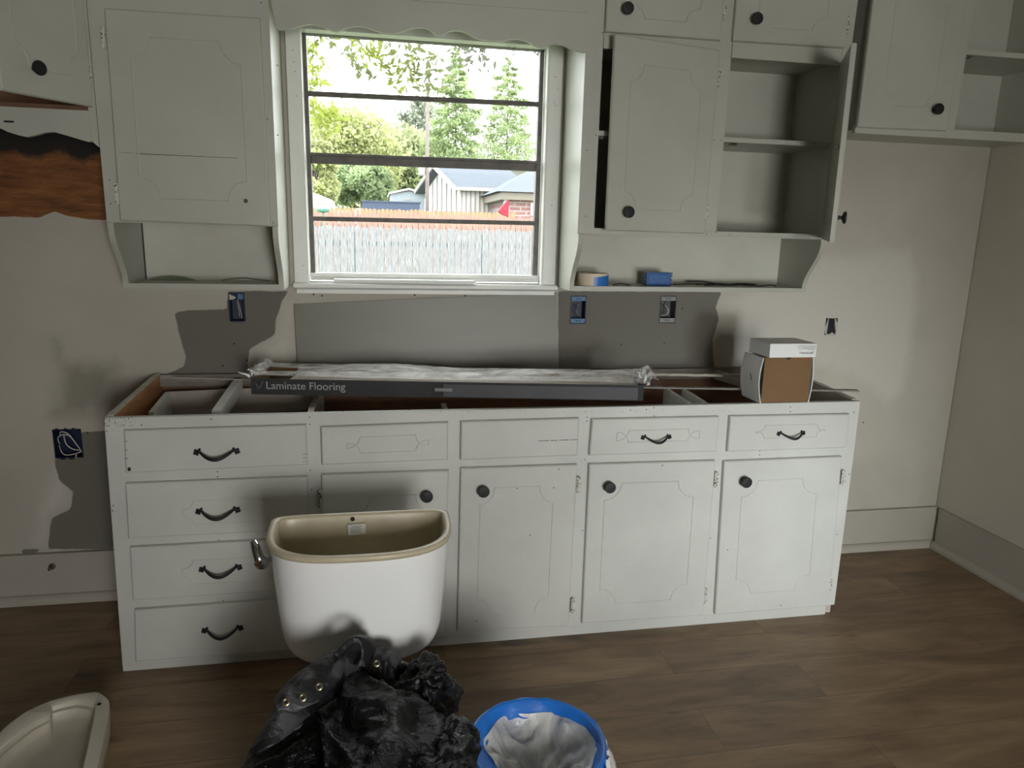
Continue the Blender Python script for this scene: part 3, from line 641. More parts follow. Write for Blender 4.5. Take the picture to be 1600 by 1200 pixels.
# smooth the scallop
sm = []
for i in range(len(pl)-1):
    p0, p1, p2, p3_ = pl[max(0, i-1)], pl[i], pl[i+1], pl[min(len(pl)-1, i+2)]
    for k in range(4):
        t = k/4; sm.append(tuple(.5*((2*p1[j])+(-p0[j]+p2[j])*t+(2*p0[j]-5*p1[j]+4*p2[j]-p3_[j])*t*t+(-p0[j]+3*p1[j]-3*p2[j]+p3_[j])*t**3) for j in (0, 1)))
sm.append(pl[-1]); xa, xb = lx1+.002, rx0-.002
sm = [(min(max(x, xa), xb), z) for x, z in sm]
b.prism(sm+[(xb, P(925, 21, yv).z), (xa, P(430, -14, yv).z)], yv, yv+.018); tag(b.done('window_valance', PAINT), 'white scalloped wooden valance board above the window', 'valance')
b = B(); b.prism([(xa, P(430, -14, yv).z+.001), (xb, P(925, 21, yv).z+.001), (xb, ZC-.001), (xa, ZC-.001)], yv+.001, yv+.02); b.box(xa, xb, yv+.021, -.001, 2.30, 2.315)
st(b.done('trim_5', PAINT))

# ================================================================== WALL BOXES
def outlet(h, label, rim, inside, ears=True, group=None, wires=None, dep=.055):
    x0, x1, z0, z1 = h; t = thing('outlet_box', label, 'outlet box', ((x0+x1)/2, 0, z0), group); e = .0012; x0 += e; x1 -= e; z0 += e; z1 -= e
    b = B(); w = .003
    b.box(x0, x0+w, -.001, dep, z0, z1); b.box(x1-w, x1, -.001, dep, z0, z1); b.box(x0+w, x1-w, -.001, dep, z0, z0+w); b.box(x0+w, x1-w, -.001, dep, z1-w, z1); b.box(x0+w, x1-w, dep-w, dep, z0+w, z1-w)
    b.done('box_shell', inside, t)
    if ears:
        eh = (z1-z0)*.15
        for za_, zb_ in ((z1-w-eh, z1-w), (z0+w, z0+w+eh)):
            b = B(); b.box(x0+w, x1-w, .0005, .006, za_, zb_); xm = (x0+x1)/2; zc = (za_+zb_)/2
            for dx in (-.006, .006): b.lathe([(.003, 0), (.003, .0006)], (xm+dx, .0005, zc), 'y', 8, 1)
            b.done('mounting_ear', [rim, DARK], t)
    for k, (pts, r, m) in enumerate(wires or []):
        b = B(); pp = [(x0+(x1-x0)*a, y, z0+(z1-z0)*c) for a, y, c in pts]; sp = []
        for i in range(len(pp)-1):
            p0, p1, p2, p3_ = [Vector(pp[max(0, min(len(pp)-1, i+j))]) for j in (-1, 0, 1, 2)]
            for q in range(5): s = q/5; sp.append(.5*(2*p1+(p2-p0)*s+(2*p0-5*p1+4*p2-p3_)*s*s+(-p0+3*p1-3*p2+p3_)*s**3))
        sp.append(Vector(pp[-1])); b.tube(sp, r, 6); b.done('wire', m, t, smooth=True)
    return t
t1 = outlet(H1, 'open blue outlet box with torn paper edge under the left wall cabinet', LTBLUE, DKBLUE, False, None,
       [([(.45, .03, .75), (.6, .012, .6), (.75, .01, .2), (.7, .02, .1)], .0014, WIREW), ([(.4, .03, .7), (.55, .01, .5), (.62, .012, .15)], .0012, WIREW), ([(.8, .02, .7), (.85, .012, .4), (.83, .02, .1)], .0012, WIREB)])
x0, x1, z0, z1 = H1
b = B(); b.prism([(x0+.001, z1-.004), (x0+.022, z1-.014), (x0+.028, z1-.020), (x0+.018, z1-.026), (x0+.004, z1-.028), (x0+.001, z1-.027)], -.001, .001); b.done('torn_paper', DRYW, t1)
b = B(); b.box(x0+.034, x1-.005, .002, .006, z1-.026, z1-.006); b.done('mounting_ear', LTBLUE, t1)
W2 = [([(.3, .03, .7), (.5, .012, .55), (.4, .01, .35), (.6, .02, .2)], .0013, BRASS), ([(.6, .03, .75), (.35, .014, .5), (.5, .02, .25)], .0015, WIREB)]
outlet(H2, 'blue outlet box with open front in the wall just right of the window', LTBLUE, DKBLUE, True, None, W2)
outlet(H3, 'grey metal outlet box in the wall under the right wall cabinet', GREYP, mat('shaded_box_metal', (.05, .05, .05), .5, .2), True, None, [([(.3, .04, .75), (.6, .014, .5), (.5, .012, .3), (.25, .03, .25)], .0018, WIREW), ([(.5, .03, .8), (.3, .015, .5), (.5, .02, .3)], .0016, WIREB)])  # inside coloured darker than the ears to put shade into the recess
t4 = outlet(H4, 'large dark blue outlet box with coiled white cable, left of the base cabinet', DKBLUE, DKBLUE, False, None,
       [([(.12, .02, .45), (.15, .004, .7), (.35, -.002, .82), (.6, -.004, .78), (.8, -.003, .5), (.9, .01, .2)], .0022, WIREW), ([(.22, .01, .75), (.3, -.004, .92), (.5, -.006, .9), (.65, -.003, .75)], .0022, WIREW),
        ([(.1, .02, .4), (.25, 0, .2), (.4, 0, .1), (.7, .004, .12), (.95, .01, .2)], .0020, WIREW), ([(.3, .02, .8), (.4, .006, .5), (.6, .006, .3), (.8, .02, .2)], .0022, WIREW), ([(.7, .01, .1), (.75, -.004, .02), (.77, -.004, .15)], .002, WIREW)])
x0, x1, z0, z1 = H4
for dx in (.012, .042, .07): B().box(x0+dx, x0+dx+.010, -.0025, -.0003, z1-.003, z1+.004).done('box_tab', DKBLUE, t4)
for dx in (.02, .05): B().box(x0+dx, x0+dx+.016, -.0025, -.0003, z0-.005, z0+.003).done('box_tab', DKBLUE, t4)
x0, x1, z0, z1 = H5; t5 = thing('wall_hole', 'small ragged black hole in the wall above the white-lidded carton', 'hole', ((x0+x1)/2, 0, z0))
b = B(); b.box(x0+.001, x1-.001, .010, .05, z0+.001, z1-.001); b.done('dark_cavity', mat('hole_shade', (.004, .005, .012), .6, .3), t5)  # solid near-black block, its colour standing in for shade inside the hole
def rim(poly_in, poly_out):
    b = B(); n = len(poly_in); vs = [(x, -.0006, z) for x, z in poly_in+poly_out]+[(x, .008, z) for x, z in poly_in]
    fs = [(i, (i+1) % n, n+(i+1) % n, n+i) for i in range(n)]+[(i, (i+1) % n, 2*n+(i+1) % n, 2*n+i) for i in range(n)]
    b.add(vs, fs); return b
inn = [XZ(u, v, 0) for u, v in ((1295, 497.5), (1305, 497.5), (1304.5, 508), (1306, 518), (1304.5, 523), (1300, 519), (1296, 522), (1291.5, 522), (1293, 512))]
cxx, czz = (x0+x1)/2, (z0+z1)/2
out = []
for x, z in inn:
    dx, dz = x-cxx, z-czz; s = max(abs(dx)/((x1-x0)/2+.002), abs(dz)/((z1-z0)/2+.002)); out.append((cxx+dx/s, czz+dz/s))
rim(inn, out).done('ragged_edge', mat('drywall_edge', (.46, .435, .37), .8, .05), t5)
# pipe stub and scuffs near left baseboard
q = P(82, 885, -.02); b = B(); b.lathe([(.012, 0), (.012, .004), (.006, .005), (.005, .03), (.0035, .031)], (q.x, -.0205, q.z), 'y', 14)
b.tube([(q.x, -.045, q.z), (q.x+.006, -.05, q.z+.012), (q.x+.010, -.048, q.z+.003)], .0022, 8); tag(b.done('pipe_stub', BRASS), 'small capped pipe stub poking out of the left baseboard', 'pipe')
# ================================================================== ON THE BASE CABINET
# grey-green sheet leaning on the wall
b = B(); pb = [XZ(459, 475, -.006), XZ(870, 457.5, -.006)]; zb_ = .9145
pbot = [P(466, 580, -.032), P(873, 580, -.032)]
b.loft([[(pb[0][0], -.0035, pb[0][1]), (pb[1][0], -.0035, pb[1][1]), (pbot[1].x, -.028, zb_), (pbot[0].x, -.028, zb_)], [(pb[0][0], -.0085, pb[0][1]), (pb[1][0], -.0085, pb[1][1]), (pbot[1].x, -.033, zb_), (pbot[0].x, -.033, zb_)]])
tag(b.done('wall_sheet', PANELG), 'long grey-green sheet leaning on the wall below the window sill', 'sheet')
# laths
def lath(p0, p1, w, h, m, label, nm='wood_strip', jag=0):
    d = (p1-p0).normalized(); n = Vector((-d.y, d.x, 0)).normalized(); b = B(); rings = []
    for k in range(21 if jag else 2):
        t = k/(20 if jag else 1); p = p0.lerp(p1, t); j = jag*random.uniform(-1, 1)
        rings.append([p+n*w/2, p-n*(w/2+j), p-n*(w/2+j)+Vector((0, 0, h)), p+n*w/2+Vector((0, 0, h))])
    b.loft(rings); return tag(b.done(nm, m), label, 'strip of wood')
lath(PZ(1005, 606, .903), PZ(1340, 611.5, .897), .022, .006, GREYWOOD, 'dark wood strip lying across the cabinet top, passing behind the carton', )
lath(PZ(975, 586, .908), PZ(1180, 589, .908), .020, .010, TANWOOD, 'pale rough wood strip across the cabinet top near the wall', jag=.006)
lath(PZ(272, 590.5, .905), PZ(392, 594, .905), .006, .003, TANWOOD, 'thin pale lath over the back left corner of the cabinet')
# laminate flooring carton
ct = thing('flooring_carton', 'long dark laminate flooring carton with torn top under clear plastic on the cabinet', 'carton', (.95, -.40, .90))
a0 = Vector((.272, -.360, 0)); a1 = Vector((1.612, -.572, 0)); d = (a1-a0).normalized(); n = Vector((-d.y, d.x, 0)); Wd = .205; z0, z1 = .903, .958
z0f = lambda t: z0
def cp(s, w, z): p = a0+d*s+n*w; return Vector((p.x, p.y, z))
Lc = (a1-a0).length
INK = mat('printed_black_card', (.012, .012, .014), .7, .2, 10); GREYC = mat('printed_grey_label', (.055, .055, .06), .6, .12, 8)
b = B(); b.loft([[cp(s, w, z) for w, z in ((0, z0), (.004, z0), (.004, z1), (0, z1))] for s in (0, Lc)]); b.done('carton_side', INK, ct)
b = B(); b.loft([[cp(s, w, z) for w, z in ((Wd-.004, z0), (Wd, z0), (Wd, z1+.004), (Wd-.004, z1+.004))] for s in (0, Lc)]); b.done('carton_side', CARD, ct)
b = B(); b.loft([[cp(s, w, z) for w, z in ((.0045, z0), (Wd-.0045, z0), (Wd-.0045, z0+.004), (.0045, z0+.004))] for s in (0, Lc)]); b.done('carton_base', CARD, ct)
for s in (0, Lc-.004):
    b = B(); b.loft([[cp(s+k, w, z) for w, z in ((.0045, z0+.0045), (Wd-.0045, z0+.0045), (Wd-.0045, z1-.01), (Wd*.6, z1+.006), (Wd*.3, z1-.006), (.0045, z1))] for k in (0, .004)]); b.done('carton_end', INK if s else CARD, ct)
b = B(); b.loft([[cp(s, w, z) for w, z in ((.006, z0+.006), (Wd-.006, z0+.006), (Wd-.006, z1-.012), (.006, z1-.008))] for s in (.12, Lc-.01)]); b.done('packed_planks', TANWOOD, ct)
b = B(); b.loft([[cp(s, -.0006, z) for z in (z0+.003, z1-.008)]+[cp(s, 0, z) for z in (z1-.008, z0+.003)] for s in (.66, Lc-.02)]); b.done('grey_label', GREYC, ct)
b = B(); b.loft([[cp(s, -.0009, z) for z in (z0+.022, z1-.022)]+[cp(s, -.0002, z) for z in (z1-.022, z0+.022)] for s in (.63, .69)]); b.done('label_tab', mat('pale_grey_print', (.2, .2, .2), .5, .1), ct)
rot = Matrix((( d.x, 0, -n.x), (d.y, 0, -n.y), (0, 1, 0)))
tx = text_mesh('printed_lettering', 'Laminate Flooring', .0375, mat('grey_print', (.36, .36, .36), .5, .02), ct, cp(.050, -.0008, z0+.020), rot)
b = B(); b.tube([cp(.018, -.001, z0+.038), cp(.027, -.001, z0+.020), cp(.042, -.001, z0+.046)], .0012, 6); b.done('printed_mark', mat('grey_print_b', (.2, .2, .2), .5, .02), ct)
# plastic wrap: ridged sheet over the top and hanging at the front
b = B(); NS, NW = 150, 22; vs = []
for i in range(NS+1):
    for j in range(NW+1):
        s = -.01+(Lc+.06)*i/NS; w = j/NW; fold = noise.noise(Vector((s*3.2, w*7, 1)))*.018+abs(noise.noise(Vector((s*1.3, w*16+s*2, 5))))*.020
        if w < .28:   # front fall
            k = w/.28; p = cp(s, -.003-.004*abs(noise.noise(Vector((s*9, w*9, 2)))), lerp(z0-.0, z1+.004, k)); p.z += 0
            if s > .62: p.z = lerp(z1-.004, z1+.004, k)
        else:
            k = (w-.28)/.72; p = cp(s, lerp(.0, Wd+.02, k), z1+.006+.010*math.sin(k*math.pi)+fold*(.3+.7*math.sin(k*math.pi)))
            if i in (0, 1, 2, NS-2, NS-1, NS): p += Vector((random.uniform(-.008, .008), random.uniform(-.01, .01), random.uniform(0, .022)))
        vs.append(p)
FJ = 7
for nm, mt, rng_ in (('plastic_wrap', PLASTIC, range(FJ, NW)), ('plastic_film', CLEARF, range(0, FJ))):
    b = B(); fs = [(i*(NW+1)+j, i*(NW+1)+j+1, (i+1)*(NW+1)+j+1, (i+1)*(NW+1)+j) for i in range(NS) for j in rng_ if not (3 < i < 15 and 9 < j < 18)]
    b.add(vs, fs); b.done(nm, mt, ct, smooth=True)
WCP = mat('white_crumpled_plastic', (.8, .8, .78), .3, .05)
for s_, w0 in ((-.005, .01), (Lc+.02, .02)):      # torn, bunched plastic ends
    b = B()
    for i in range(9):
        p = cp(s_, w0+.021*i, z1+.004); pts = [p]
        for q in range(4): p = p+Vector((random.uniform(-.014, .014), random.uniform(-.010, .010), random.uniform(-.004, .012))); pts.append(p)
        b.tube(pts, [.004, .005, .004, .003, .0015], 5)
    b.done('torn_plastic_edge', WCP, ct, smooth=True)
# carton with white box on top
cb = thing('cardboard_box', 'small carton with a plain brown front and white sides at right end of the cabinet', 'box', (2.16, -.49, .885))
yb0, yb1 = -.572, -.572+.135; bz = .8845
f0 = [XZ(1190, 624.5, yb0), XZ(1262, 631.5, yb0), XZ(1270, 562.5, yb0), XZ(1195.5, 558.5, yb0)]
f0[0] = (f0[0][0], bz); f0[1] = (f0[1][0], bz)
zt_ = f0[3][1]-.002; xl_, xr_ = f0[3][0]-.004, f0[2][0]
b = B(); b.prism([(f0[0][0], bz+.001), (f0[1][0], bz+.001), (f0[2][0]-.001, zt_), ((f0[2][0]+f0[3][0])/2+.012, zt_), ((f0[2][0]+f0[3][0])/2, zt_-.008), ((f0[2][0]+f0[3][0])/2-.012, zt_), (f0[3][0]+.003, zt_)], yb0+.004, yb0+.007)
b.done('front_flap', CARD, cb)
def side(x0t, x0b, bulge, sgn, nm):
    b = B(); rings = []
    for k in range(9):
        t = k/8; z = lerp(bz, zt_, t); x = lerp(x0b, x0t, t)+bulge*math.sin(math.pi*t)
        rings.append([(x, yb0, z), (x, yb1, z), (x+sgn*.003, yb1, z), (x+sgn*.003, yb0, z)])
    b.loft(rings); return b.done(nm, WHITEBOX, cb, smooth=False)
side(f0[3][0]-.006, f0[0][0]-.004, -.012, 1, 'box_side'); side(f0[2][0]+.002, f0[1][0]+.003, .008, -1, 'box_side')
b = B(); b.box(f0[0][0], f0[1][0], yb0+.008, yb1-.004, bz, bz+.003); b.box(f0[0][0]-.001, f0[1][0]+.001, yb1-.003, yb1, bz, zt_); b.done('box_back', WHITEBOX, cb)
b = B(); b.tube([(f0[3][0]-.018, yb0+.06, bz+.10), (f0[3][0]-.019, yb0+.05, bz+.085), (f0[3][0]-.018, yb0+.046, bz+.075)], .0012, 5); b.done('printed_mark', DARK, cb)
wb = thing('white_box', 'shallow white box with upside-down lettering set on the brown-fronted carton', 'box', (2.16, -.49, zt_))
t0, t1_ = P(1202.8, 558, yb0-.004), P(1276, 537, yb0-.004); zw0 = zt_+.0015; zw1 = t1_.z; xw0, xw1 = P(1203, 548, yb0-.004).x, P(1275.5, 548, yb0-.004).x
b = B(); b.box(xw0, xw1, yb0-.004, yb1+.006, zw0, zw1); b.done('box_body', WHITEBOX, wb, bevel=.001)
TOPP = mat('grey_photo_print', (.50, .49, .46), .4, .35, 9)
b = B(); b.box(xw0+.002, xw1-.001, yb0-.002, yb1+.004, zw1, zw1+.0006); b.done('printed_top', TOPP, wb)
rot = Matrix(((-1, 0, 0), (0, 0, -1), (0, -1, 0)))
PR = mat('black_print', (.03, .03, .03), .5, .02)
tx = text_mesh('printed_lettering', 'SITERWELL', .0105, PR, wb, Vector((xw1-.016, yb0-.0045, zw0+.020)), rot)
b = B(); b.tube([(xw1-.0125+.0035*math.cos(a), yb0-.0045, zw0+.0165+.0045*math.sin(a)) for a in [k*.7 for k in range(8)]], .0008, 5); b.done('printed_mark', PR, wb)
b = B()
for (u0, u1, zf) in ((.60, .985, .84), (.56, .985, .76), (.70, .985, .69), (.60, .97, .62), (.80, .97, .54)):
    b.box(lerp(xw0, xw1, u0), lerp(xw0, xw1, u1), yb0-.0045, yb0-.0035, lerp(zw0, zw1, zf), lerp(zw0, zw1, zf)+.0012)
b.done('fine_print', GREYP, wb)

# ================================================================== RIGHT SHELF THINGS
zs = rzb+.0185
q = P(925, 447, YL+.062); tp = thing('tape_roll', 'cream roll of tape with a blue label on the open shelf right of the window', 'tape', (q.x, YL+.075, zs))
cxq = P(926, 440, YL+.065).x; cyq = YL+.068
b = B(); ring = [(.026, 0), (.062, 0), (.062, .047), (.026, .047)]
b.lathe(ring+[ring[0]], (cxq, cyq, zs), 'z', 48, cap=False); b.done('roll', TAPE, tp, smooth=True, auto=40)
b = B(); arc = [math.radians(a) for a in range(258, 341, 6)]
b.loft([[(cxq+r*math.cos(a), cyq+r*math.sin(a), z) for r, z in ((.0622, zs+.0003), (.0628, zs+.0003), (.0628, zs+lerp(.033, .042, i/13)), (.0622, zs+lerp(.033, .042, i/13)))] for i, a in enumerate(arc)])
b.done('label', mat('blue_label', (.03, .17, .52), .4, .05), tp)
b = B(); b.lathe([(.022, .001), (.0258, .001), (.0258, .046), (.022, .046), (.022, .001)], (cxq, cyq, zs), 'z', 32, cap=False); b.done('core', CARD, tp, smooth=True, auto=40)
# blue box
e0, e1 = P(1008, 443, -.12), P(1046, 443, -.12); xb0, xb1 = e0.x, e1.x; bb = thing('switch_box', 'empty blue plastic electrical box lying on the open shelf beside black wires', 'outlet box', ((xb0+xb1)/2, -.11, zs))
b = B(); b.box(xb0, xb1, -.135, -.085, zs, zs+.052); b.box(xb0+.006, xb1-.006, -.138, -.135, zs+.006, zs+.046); b.done('box_shell', BLUEP, bb, bevel=.002)
for x in (xb0-.007, xb1):
    for z in (zs+.004, zs+.020, zs+.036, zs+.046): B().box(x, x+.007, -.13, -.12, z, z+.005).done('screw_ear', DKBLUE, bb)
# wires
wires = [[(1074, 434), (1100, 438), (1130, 434), (1160, 435), (1182, 436)], [(1088, 439), (1120, 440), (1150, 437), (1178, 439), (1175, 436)], [(1052, 441), (1090, 441), (1140, 438), (1165, 440), (1178, 440)],
         [(1100, 445), (1140, 443), (1185, 441), (1205, 439), (1213, 438)], [(958, 440), (970, 439), (985, 440)]]
wl = ['uppermost long black wire on the open shelf', 'middle looped black wire on the open shelf', 'black wire starting beside the blue box on the open shelf', 'black wire reaching furthest right on the open shelf', 'short black wire end beside the tape roll']
for k, w in enumerate(wires):
    b = B(); pts = []
    for i, (u, v) in enumerate(w):
        q = PZ(u, v, zs+.003); y = max(-.195, min(-.02, -.05-.025*k+.01*math.sin(i*2)))
        x = P(u, v, y).x; lift = .012 if (k == 0 and i in (0, 1)) else (.006 if i % 2 else .002)
        pts.append(Vector((x, y, zs+lift)))
    sp = []
    for i in range(len(pts)-1):
        p0, p1, p2, p3_ = [pts[max(0, min(len(pts)-1, i+j))] for j in (-1, 0, 1, 2)]
        for qv in range(6): s = qv/6; sp.append(.5*(2*p1+(p2-p0)*s+(2*p0-5*p1+4*p2-p3_)*s*s+(-p0+3*p1-3*p2+p3_)*s**3))
    sp.append(pts[-1]); b.tube(sp, .0026, 6); tag(b.done('black_wire', WIREB, smooth=True), wl[k], 'wire', 'black wires on the open shelf')

# ================================================================== TOILET
TO = thing('toilet', 'white toilet without tank lid, its bowl buried under a black bag', 'toilet', (.65, -1.35, 0))
def dsec(hw, fr, bk, yc, z, xc=.652, n=64, nf=2.9, nb=7):
    pts = []
    for k in range(n):
        a = 2*math.pi*k/n; c, s = math.cos(a), math.sin(a); e = nf if s < 0 else nb
        r = (abs(c)**e+abs(s)**e)**(-1/e); pts.append((xc+hw*c*r, yc+(fr if s < 0 else bk)*s*r, z))
    return pts
yc = -1.045
outer = [(.150, .14, .05, .384), (.178, .165, .055, .386), (.190, .178, .058, .392), (.200, .188, .060, .405), (.208, .193, .062, .425), (.213, .196, .063, .45), (.221, .200, .065, .55), (.229, .205, .068, .66), (.230, .206, .069, .683)]
b = B(); b.loft([dsec(hw, f, k, yc, z) for hw, f, k, z in outer], 0, False); b.add(dsec(*outer[0][:3], yc, outer[0][3]), [tuple(range(64))]); b.done('tank', CERAM, TO, smooth=True)
b = B(); rim_ = [(.230, .206, .069, .6835), (.237, .212, .074, .686), (.239, .214, .075, .694), (.237, .212, .073, .700), (.230, .206, .068, .702), (.222, .196, .060, .700), (.219, .192, .057, .694), (.215, .188, .055, .66), (.208, .182, .052, .5), (.200, .175, .05, .42)]
b.loft([dsec(hw, f, k, yc, z) for hw, f, k, z in rim_], 0, False); b.add(dsec(.2, .175, .05, yc, .42), [tuple(range(64))]); b.done('tank_lining', BEIGE, TO, smooth=True)
b = B(); b.lathe([(.028, 0), (.030, .10), (.030, .17), (.024, .175), (.024, .19), (.012, .192)], (.50, -1.09, .421), 'z', 24); b.done('flush_valve', mat('black_rubber', (.012, .013, .012), .4, .2), TO, smooth=True, auto=40)
q = P(557, 827, -.998); b = B(); b.slab([(q.x-.024, q.z+.014), (q.x+.024, q.z+.016), (q.x+.025, q.z-.014), (q.x-.023, q.z-.016)], -.997, -.999, .0005)
for k in range(5): b.box(q.x-.016+.003*(k == 0), q.x+.014-.004*(k % 2), -.9996, -.9985, q.z+.009-.0048*k, q.z+.0104-.0048*k, 1)
b.done('sticker', [WHITEBOX, GREYP], TO)
q = P(551, 805, -.99); B().lathe([(.006, 0), (.006, .001)], (q.x, -.992, .688), 'y', 12).done('drain_hole', DARK, TO)
b = B(); lx, lz = .418, .640
ly = -1.10
b.lathe([(.004, 0), (.016, .004), (.018, .012), (.014, .020), (.004, .024)], (lx-.012, ly-.02, lz), 'y', 20)
b.tube([(lx+.012, ly, lz), (lx-.012, ly-.03, lz)], .006, 10)
b.tube([(lx-.012, ly-.034, lz-.002), (lx-.018, ly-.030, lz+.016), (lx-.026, ly-.020, lz+.036), (lx-.032, ly-.012, lz+.052)], [.015, .012, .011, .009], 12)
b.done('flush_lever', CHROME, TO, smooth=True)
b = B(); rings = []
for (rx, ry0, ry1, z) in ((.13, .20, .26, 0), (.125, .19, .26, .05), (.10, .15, .24, .15), (.12, .18, .24, .24), (.17, .24, .25, .33), (.185, .26, .255, .365), (.185, .26, .255, .381), (.165, .24, .235, .3835), (.14, .21, .10, .37), (.11, .17, .08, .28), (.04, .06, .05, .2)):
    rings.append([(.652+rx*math.cos(2*math.pi*k/48), -1.42+(ry0 if math.sin(2*math.pi*k/48) < 0 else ry1)*math.sin(2*math.pi*k/48), z) for k in range(48)])
b.loft(rings); b.done('bowl', CERAM, TO, smooth=True)
# black bag heaped on the bowl
def tri(x): return abs((x % 1)*2-1)
_cd = [Vector(q).normalized() for q in ((1, .3, .5), (-.4, 1, .6), (.7, -.8, .4), (.2, .5, -1), (-1, -.2, .7), (.5, 1, .1))]
def crumple(v, f, w=0.): return sum(tri(v.dot(d)*f*(.7+.23*k)+w*1.3+k*.37)/(1+.35*k) for k, d in enumerate(_cd))/3.2
def blob(name, m, c, rad, amp, seed, flat=0, n1=110, n2=80, sub=0):
    b = B(); vs = []
    for i in range(n2+1):
        for j in range(n1):
            ph = math.pi*i/n2; th = 2*math.pi*j/n1; v = Vector((math.sin(ph)*math.cos(th), math.sin(ph)*math.sin(th), math.cos(ph)))
            q = v*1.5+Vector((seed, seed*.3, 0)); w = noise.noise(q); q2 = v*2.1+Vector((w, seed, 2+w)); d1 = noise.voronoi(q2)[0]; d2 = noise.voronoi(v*5.2+Vector((seed, w*2, w)))[0]; w3 = 1-abs(noise.noise(q*4.2))*2
            r = 1+amp*(w*.9+(d1[1]-d1[0])*-.9+(d2[1]-d2[0])*-.12+.3)+amp*.62*(crumple(v, 1.5, w)-.5)+amp*.22*(crumple(v, 4.2, w*2)-.5); p = Vector((v.x*rad[0]*r, v.y*rad[1]*r, v.z*rad[2]*r))+Vector(c)
            p.z = max(p.z, flat); vs.append(p)
    fs = [(i*n1+j, i*n1+(j+1) % n1, (i+1)*n1+(j+1) % n1, (i+1)*n1+j) for i in range(n2) for j in range(n1)]
    b.add(vs, fs); return b.done(name, m, None, smooth=True)
bag = thing('garbage_bag', 'crumpled shiny black plastic bag heaped over the toilet bowl', 'bag', (.66, -1.5, .2))
bg_ = blob('bag_body', BAG, (.662, -1.56, .250), (.235, .275, .225), .26, 3.1, .004, 180, 120); attach(bg_, bag)
t_ = blob('bag_fold', BAG, (.795, -1.40, .405), (.075, .080, .075), .45, 8.2, .01, 100, 70); attach(t_, bag)
t_ = blob('bag_fold', BAG, (.790, -1.60, .385), (.10, .12, .09), .40, 5.4, .01, 100, 70); attach(t_, bag)
# leather tool belt thrown over it
belt = thing('tool_belt', 'worn black leather tool belt with metal eyelets slung over the black bag', 'tool belt', (.6, -1.45, .45))
def strap(name, o_, i_, yo, yi, th=.006, m=LEATHER, wr=.004):
    n = len(o_); b = B(); pts = []
    def spl(arr, t):
        f = t*(n-1); i = min(n-2, int(f)); s = f-i; p0, p1, p2, p3_ = [Vector(arr[max(0, min(n-1, i+j))]) for j in (-1, 0, 1, 2)]
        return .5*(2*p1+(p2-p0)*s+(2*p0-5*p1+4*p2-p3_)*s*s+(-p0+3*p1-3*p2+p3_)*s**3)
    O = [P(u, v, y+.12) for (u, v), y in zip(o_, yo)]; I = [P(u, v, y+.12) for (u, v), y in zip(i_, yi)]
    NS, NW = 60, 12; vs = []
    for i in range(NS+1):
        a, c = spl(O, i/NS), spl(I, i/NS)
        for j in range(NW+1):
            w = j/NW; p = a.lerp(c, w); nr = Vector((-.2, -.6, .75)).normalized(); p += nr*(.018*math.sin(math.pi*w)+wr*noise.noise(Vector((i*.12, j*.25, yo[0]*9)))*2)
            vs.append(p)
    b.add(vs, [(i*(NW+1)+j, i*(NW+1)+j+1, (i+1)*(NW+1)+j+1, (i+1)*(NW+1)+j) for i in range(NS) for j in range(NW)])
    o = b.done(name, m, belt, smooth=True); s = o.modifiers.new('solid', 'SOLIDIFY'); s.thickness = th; return o
S1 = strap('belt_strap', [(391, 1168), (405, 1145), (425, 1110), (436, 1082), (455, 1058), (485, 1038), (515, 1019), (545, 998), (566, 992), (582, 997)], [(402, 1180), (428, 1164), (458, 1140), (472, 1128), (492, 1112), (520, 1094), (545, 1076), (566, 1058), (580, 1040), (592, 1020)],
      [-1.70, -1.68, -1.63, -1.58, -1.53, -1.50, -1.47, -1.44, -1.42, -1.41], [-1.74, -1.74, -1.70, -1.67, -1.62, -1.58, -1.55, -1.51, -1.48, -1.44])
S2 = strap('belt_flap', [(430, 1092), (440, 1075), (458, 1056), (486, 1036), (515, 1016), (533, 1013), (540, 1018)], [(440, 1120), (462, 1112), (490, 1100), (512, 1085), (530, 1064), (538, 1045), (541, 1030)],
      [-1.60, -1.585, -1.56, -1.53, -1.50, -1.485, -1.49], [-1.66, -1.655, -1.635, -1.60, -1.57, -1.54, -1.51], .005)
S3 = strap('belt_loop', [(520, 1020), (540, 1000), (560, 992), (580, 998), (585, 1020), (578, 1045)], [(530, 1030), (545, 1014), (556, 1006), (563, 1012), (562, 1028), (555, 1045)],
      [-1.52, -1.49, -1.475, -1.475, -1.48, -1.50], [-1.54, -1.52, -1.51, -1.51, -1.515, -1.53], .006, wr=.001)
S4 = strap('belt_flap', [(578, 1016), (592, 1011), (606, 1010), (620, 1014), (627, 1028), (626, 1062), (622, 1095)], [(570, 1050), (578, 1062), (588, 1062), (598, 1060), (606, 1072), (608, 1090), (606, 1112)],
      [-1.44, -1.435, -1.43, -1.43, -1.44, -1.47, -1.50], [-1.50, -1.50, -1.50, -1.50, -1.50, -1.52, -1.55], .006)
for (u, v, y) in ((447, 1097, -1.672), (473, 1090, -1.665), (498.6, 1073, -1.625), (588.6, 1036.5, -1.52)):
    q = P(u, v, y+.115); b = B(); b.lathe([(.0035, 0), (.0075, .0005), (.008, .002), (.0055, .003), (.0035, .002), (.0035, 0)], (0, 0, 0), 'y', 20, 0, False); b.lathe([(.0035, .0004), (.0035, .0008)], (0, 0, 0), 'y', 16, 1)
    b.xf(Matrix.Translation(q) @ Matrix.Rotation(math.radians(-42), 4, 'X')); b.done('eyelet', [BRASS, DARK], belt)

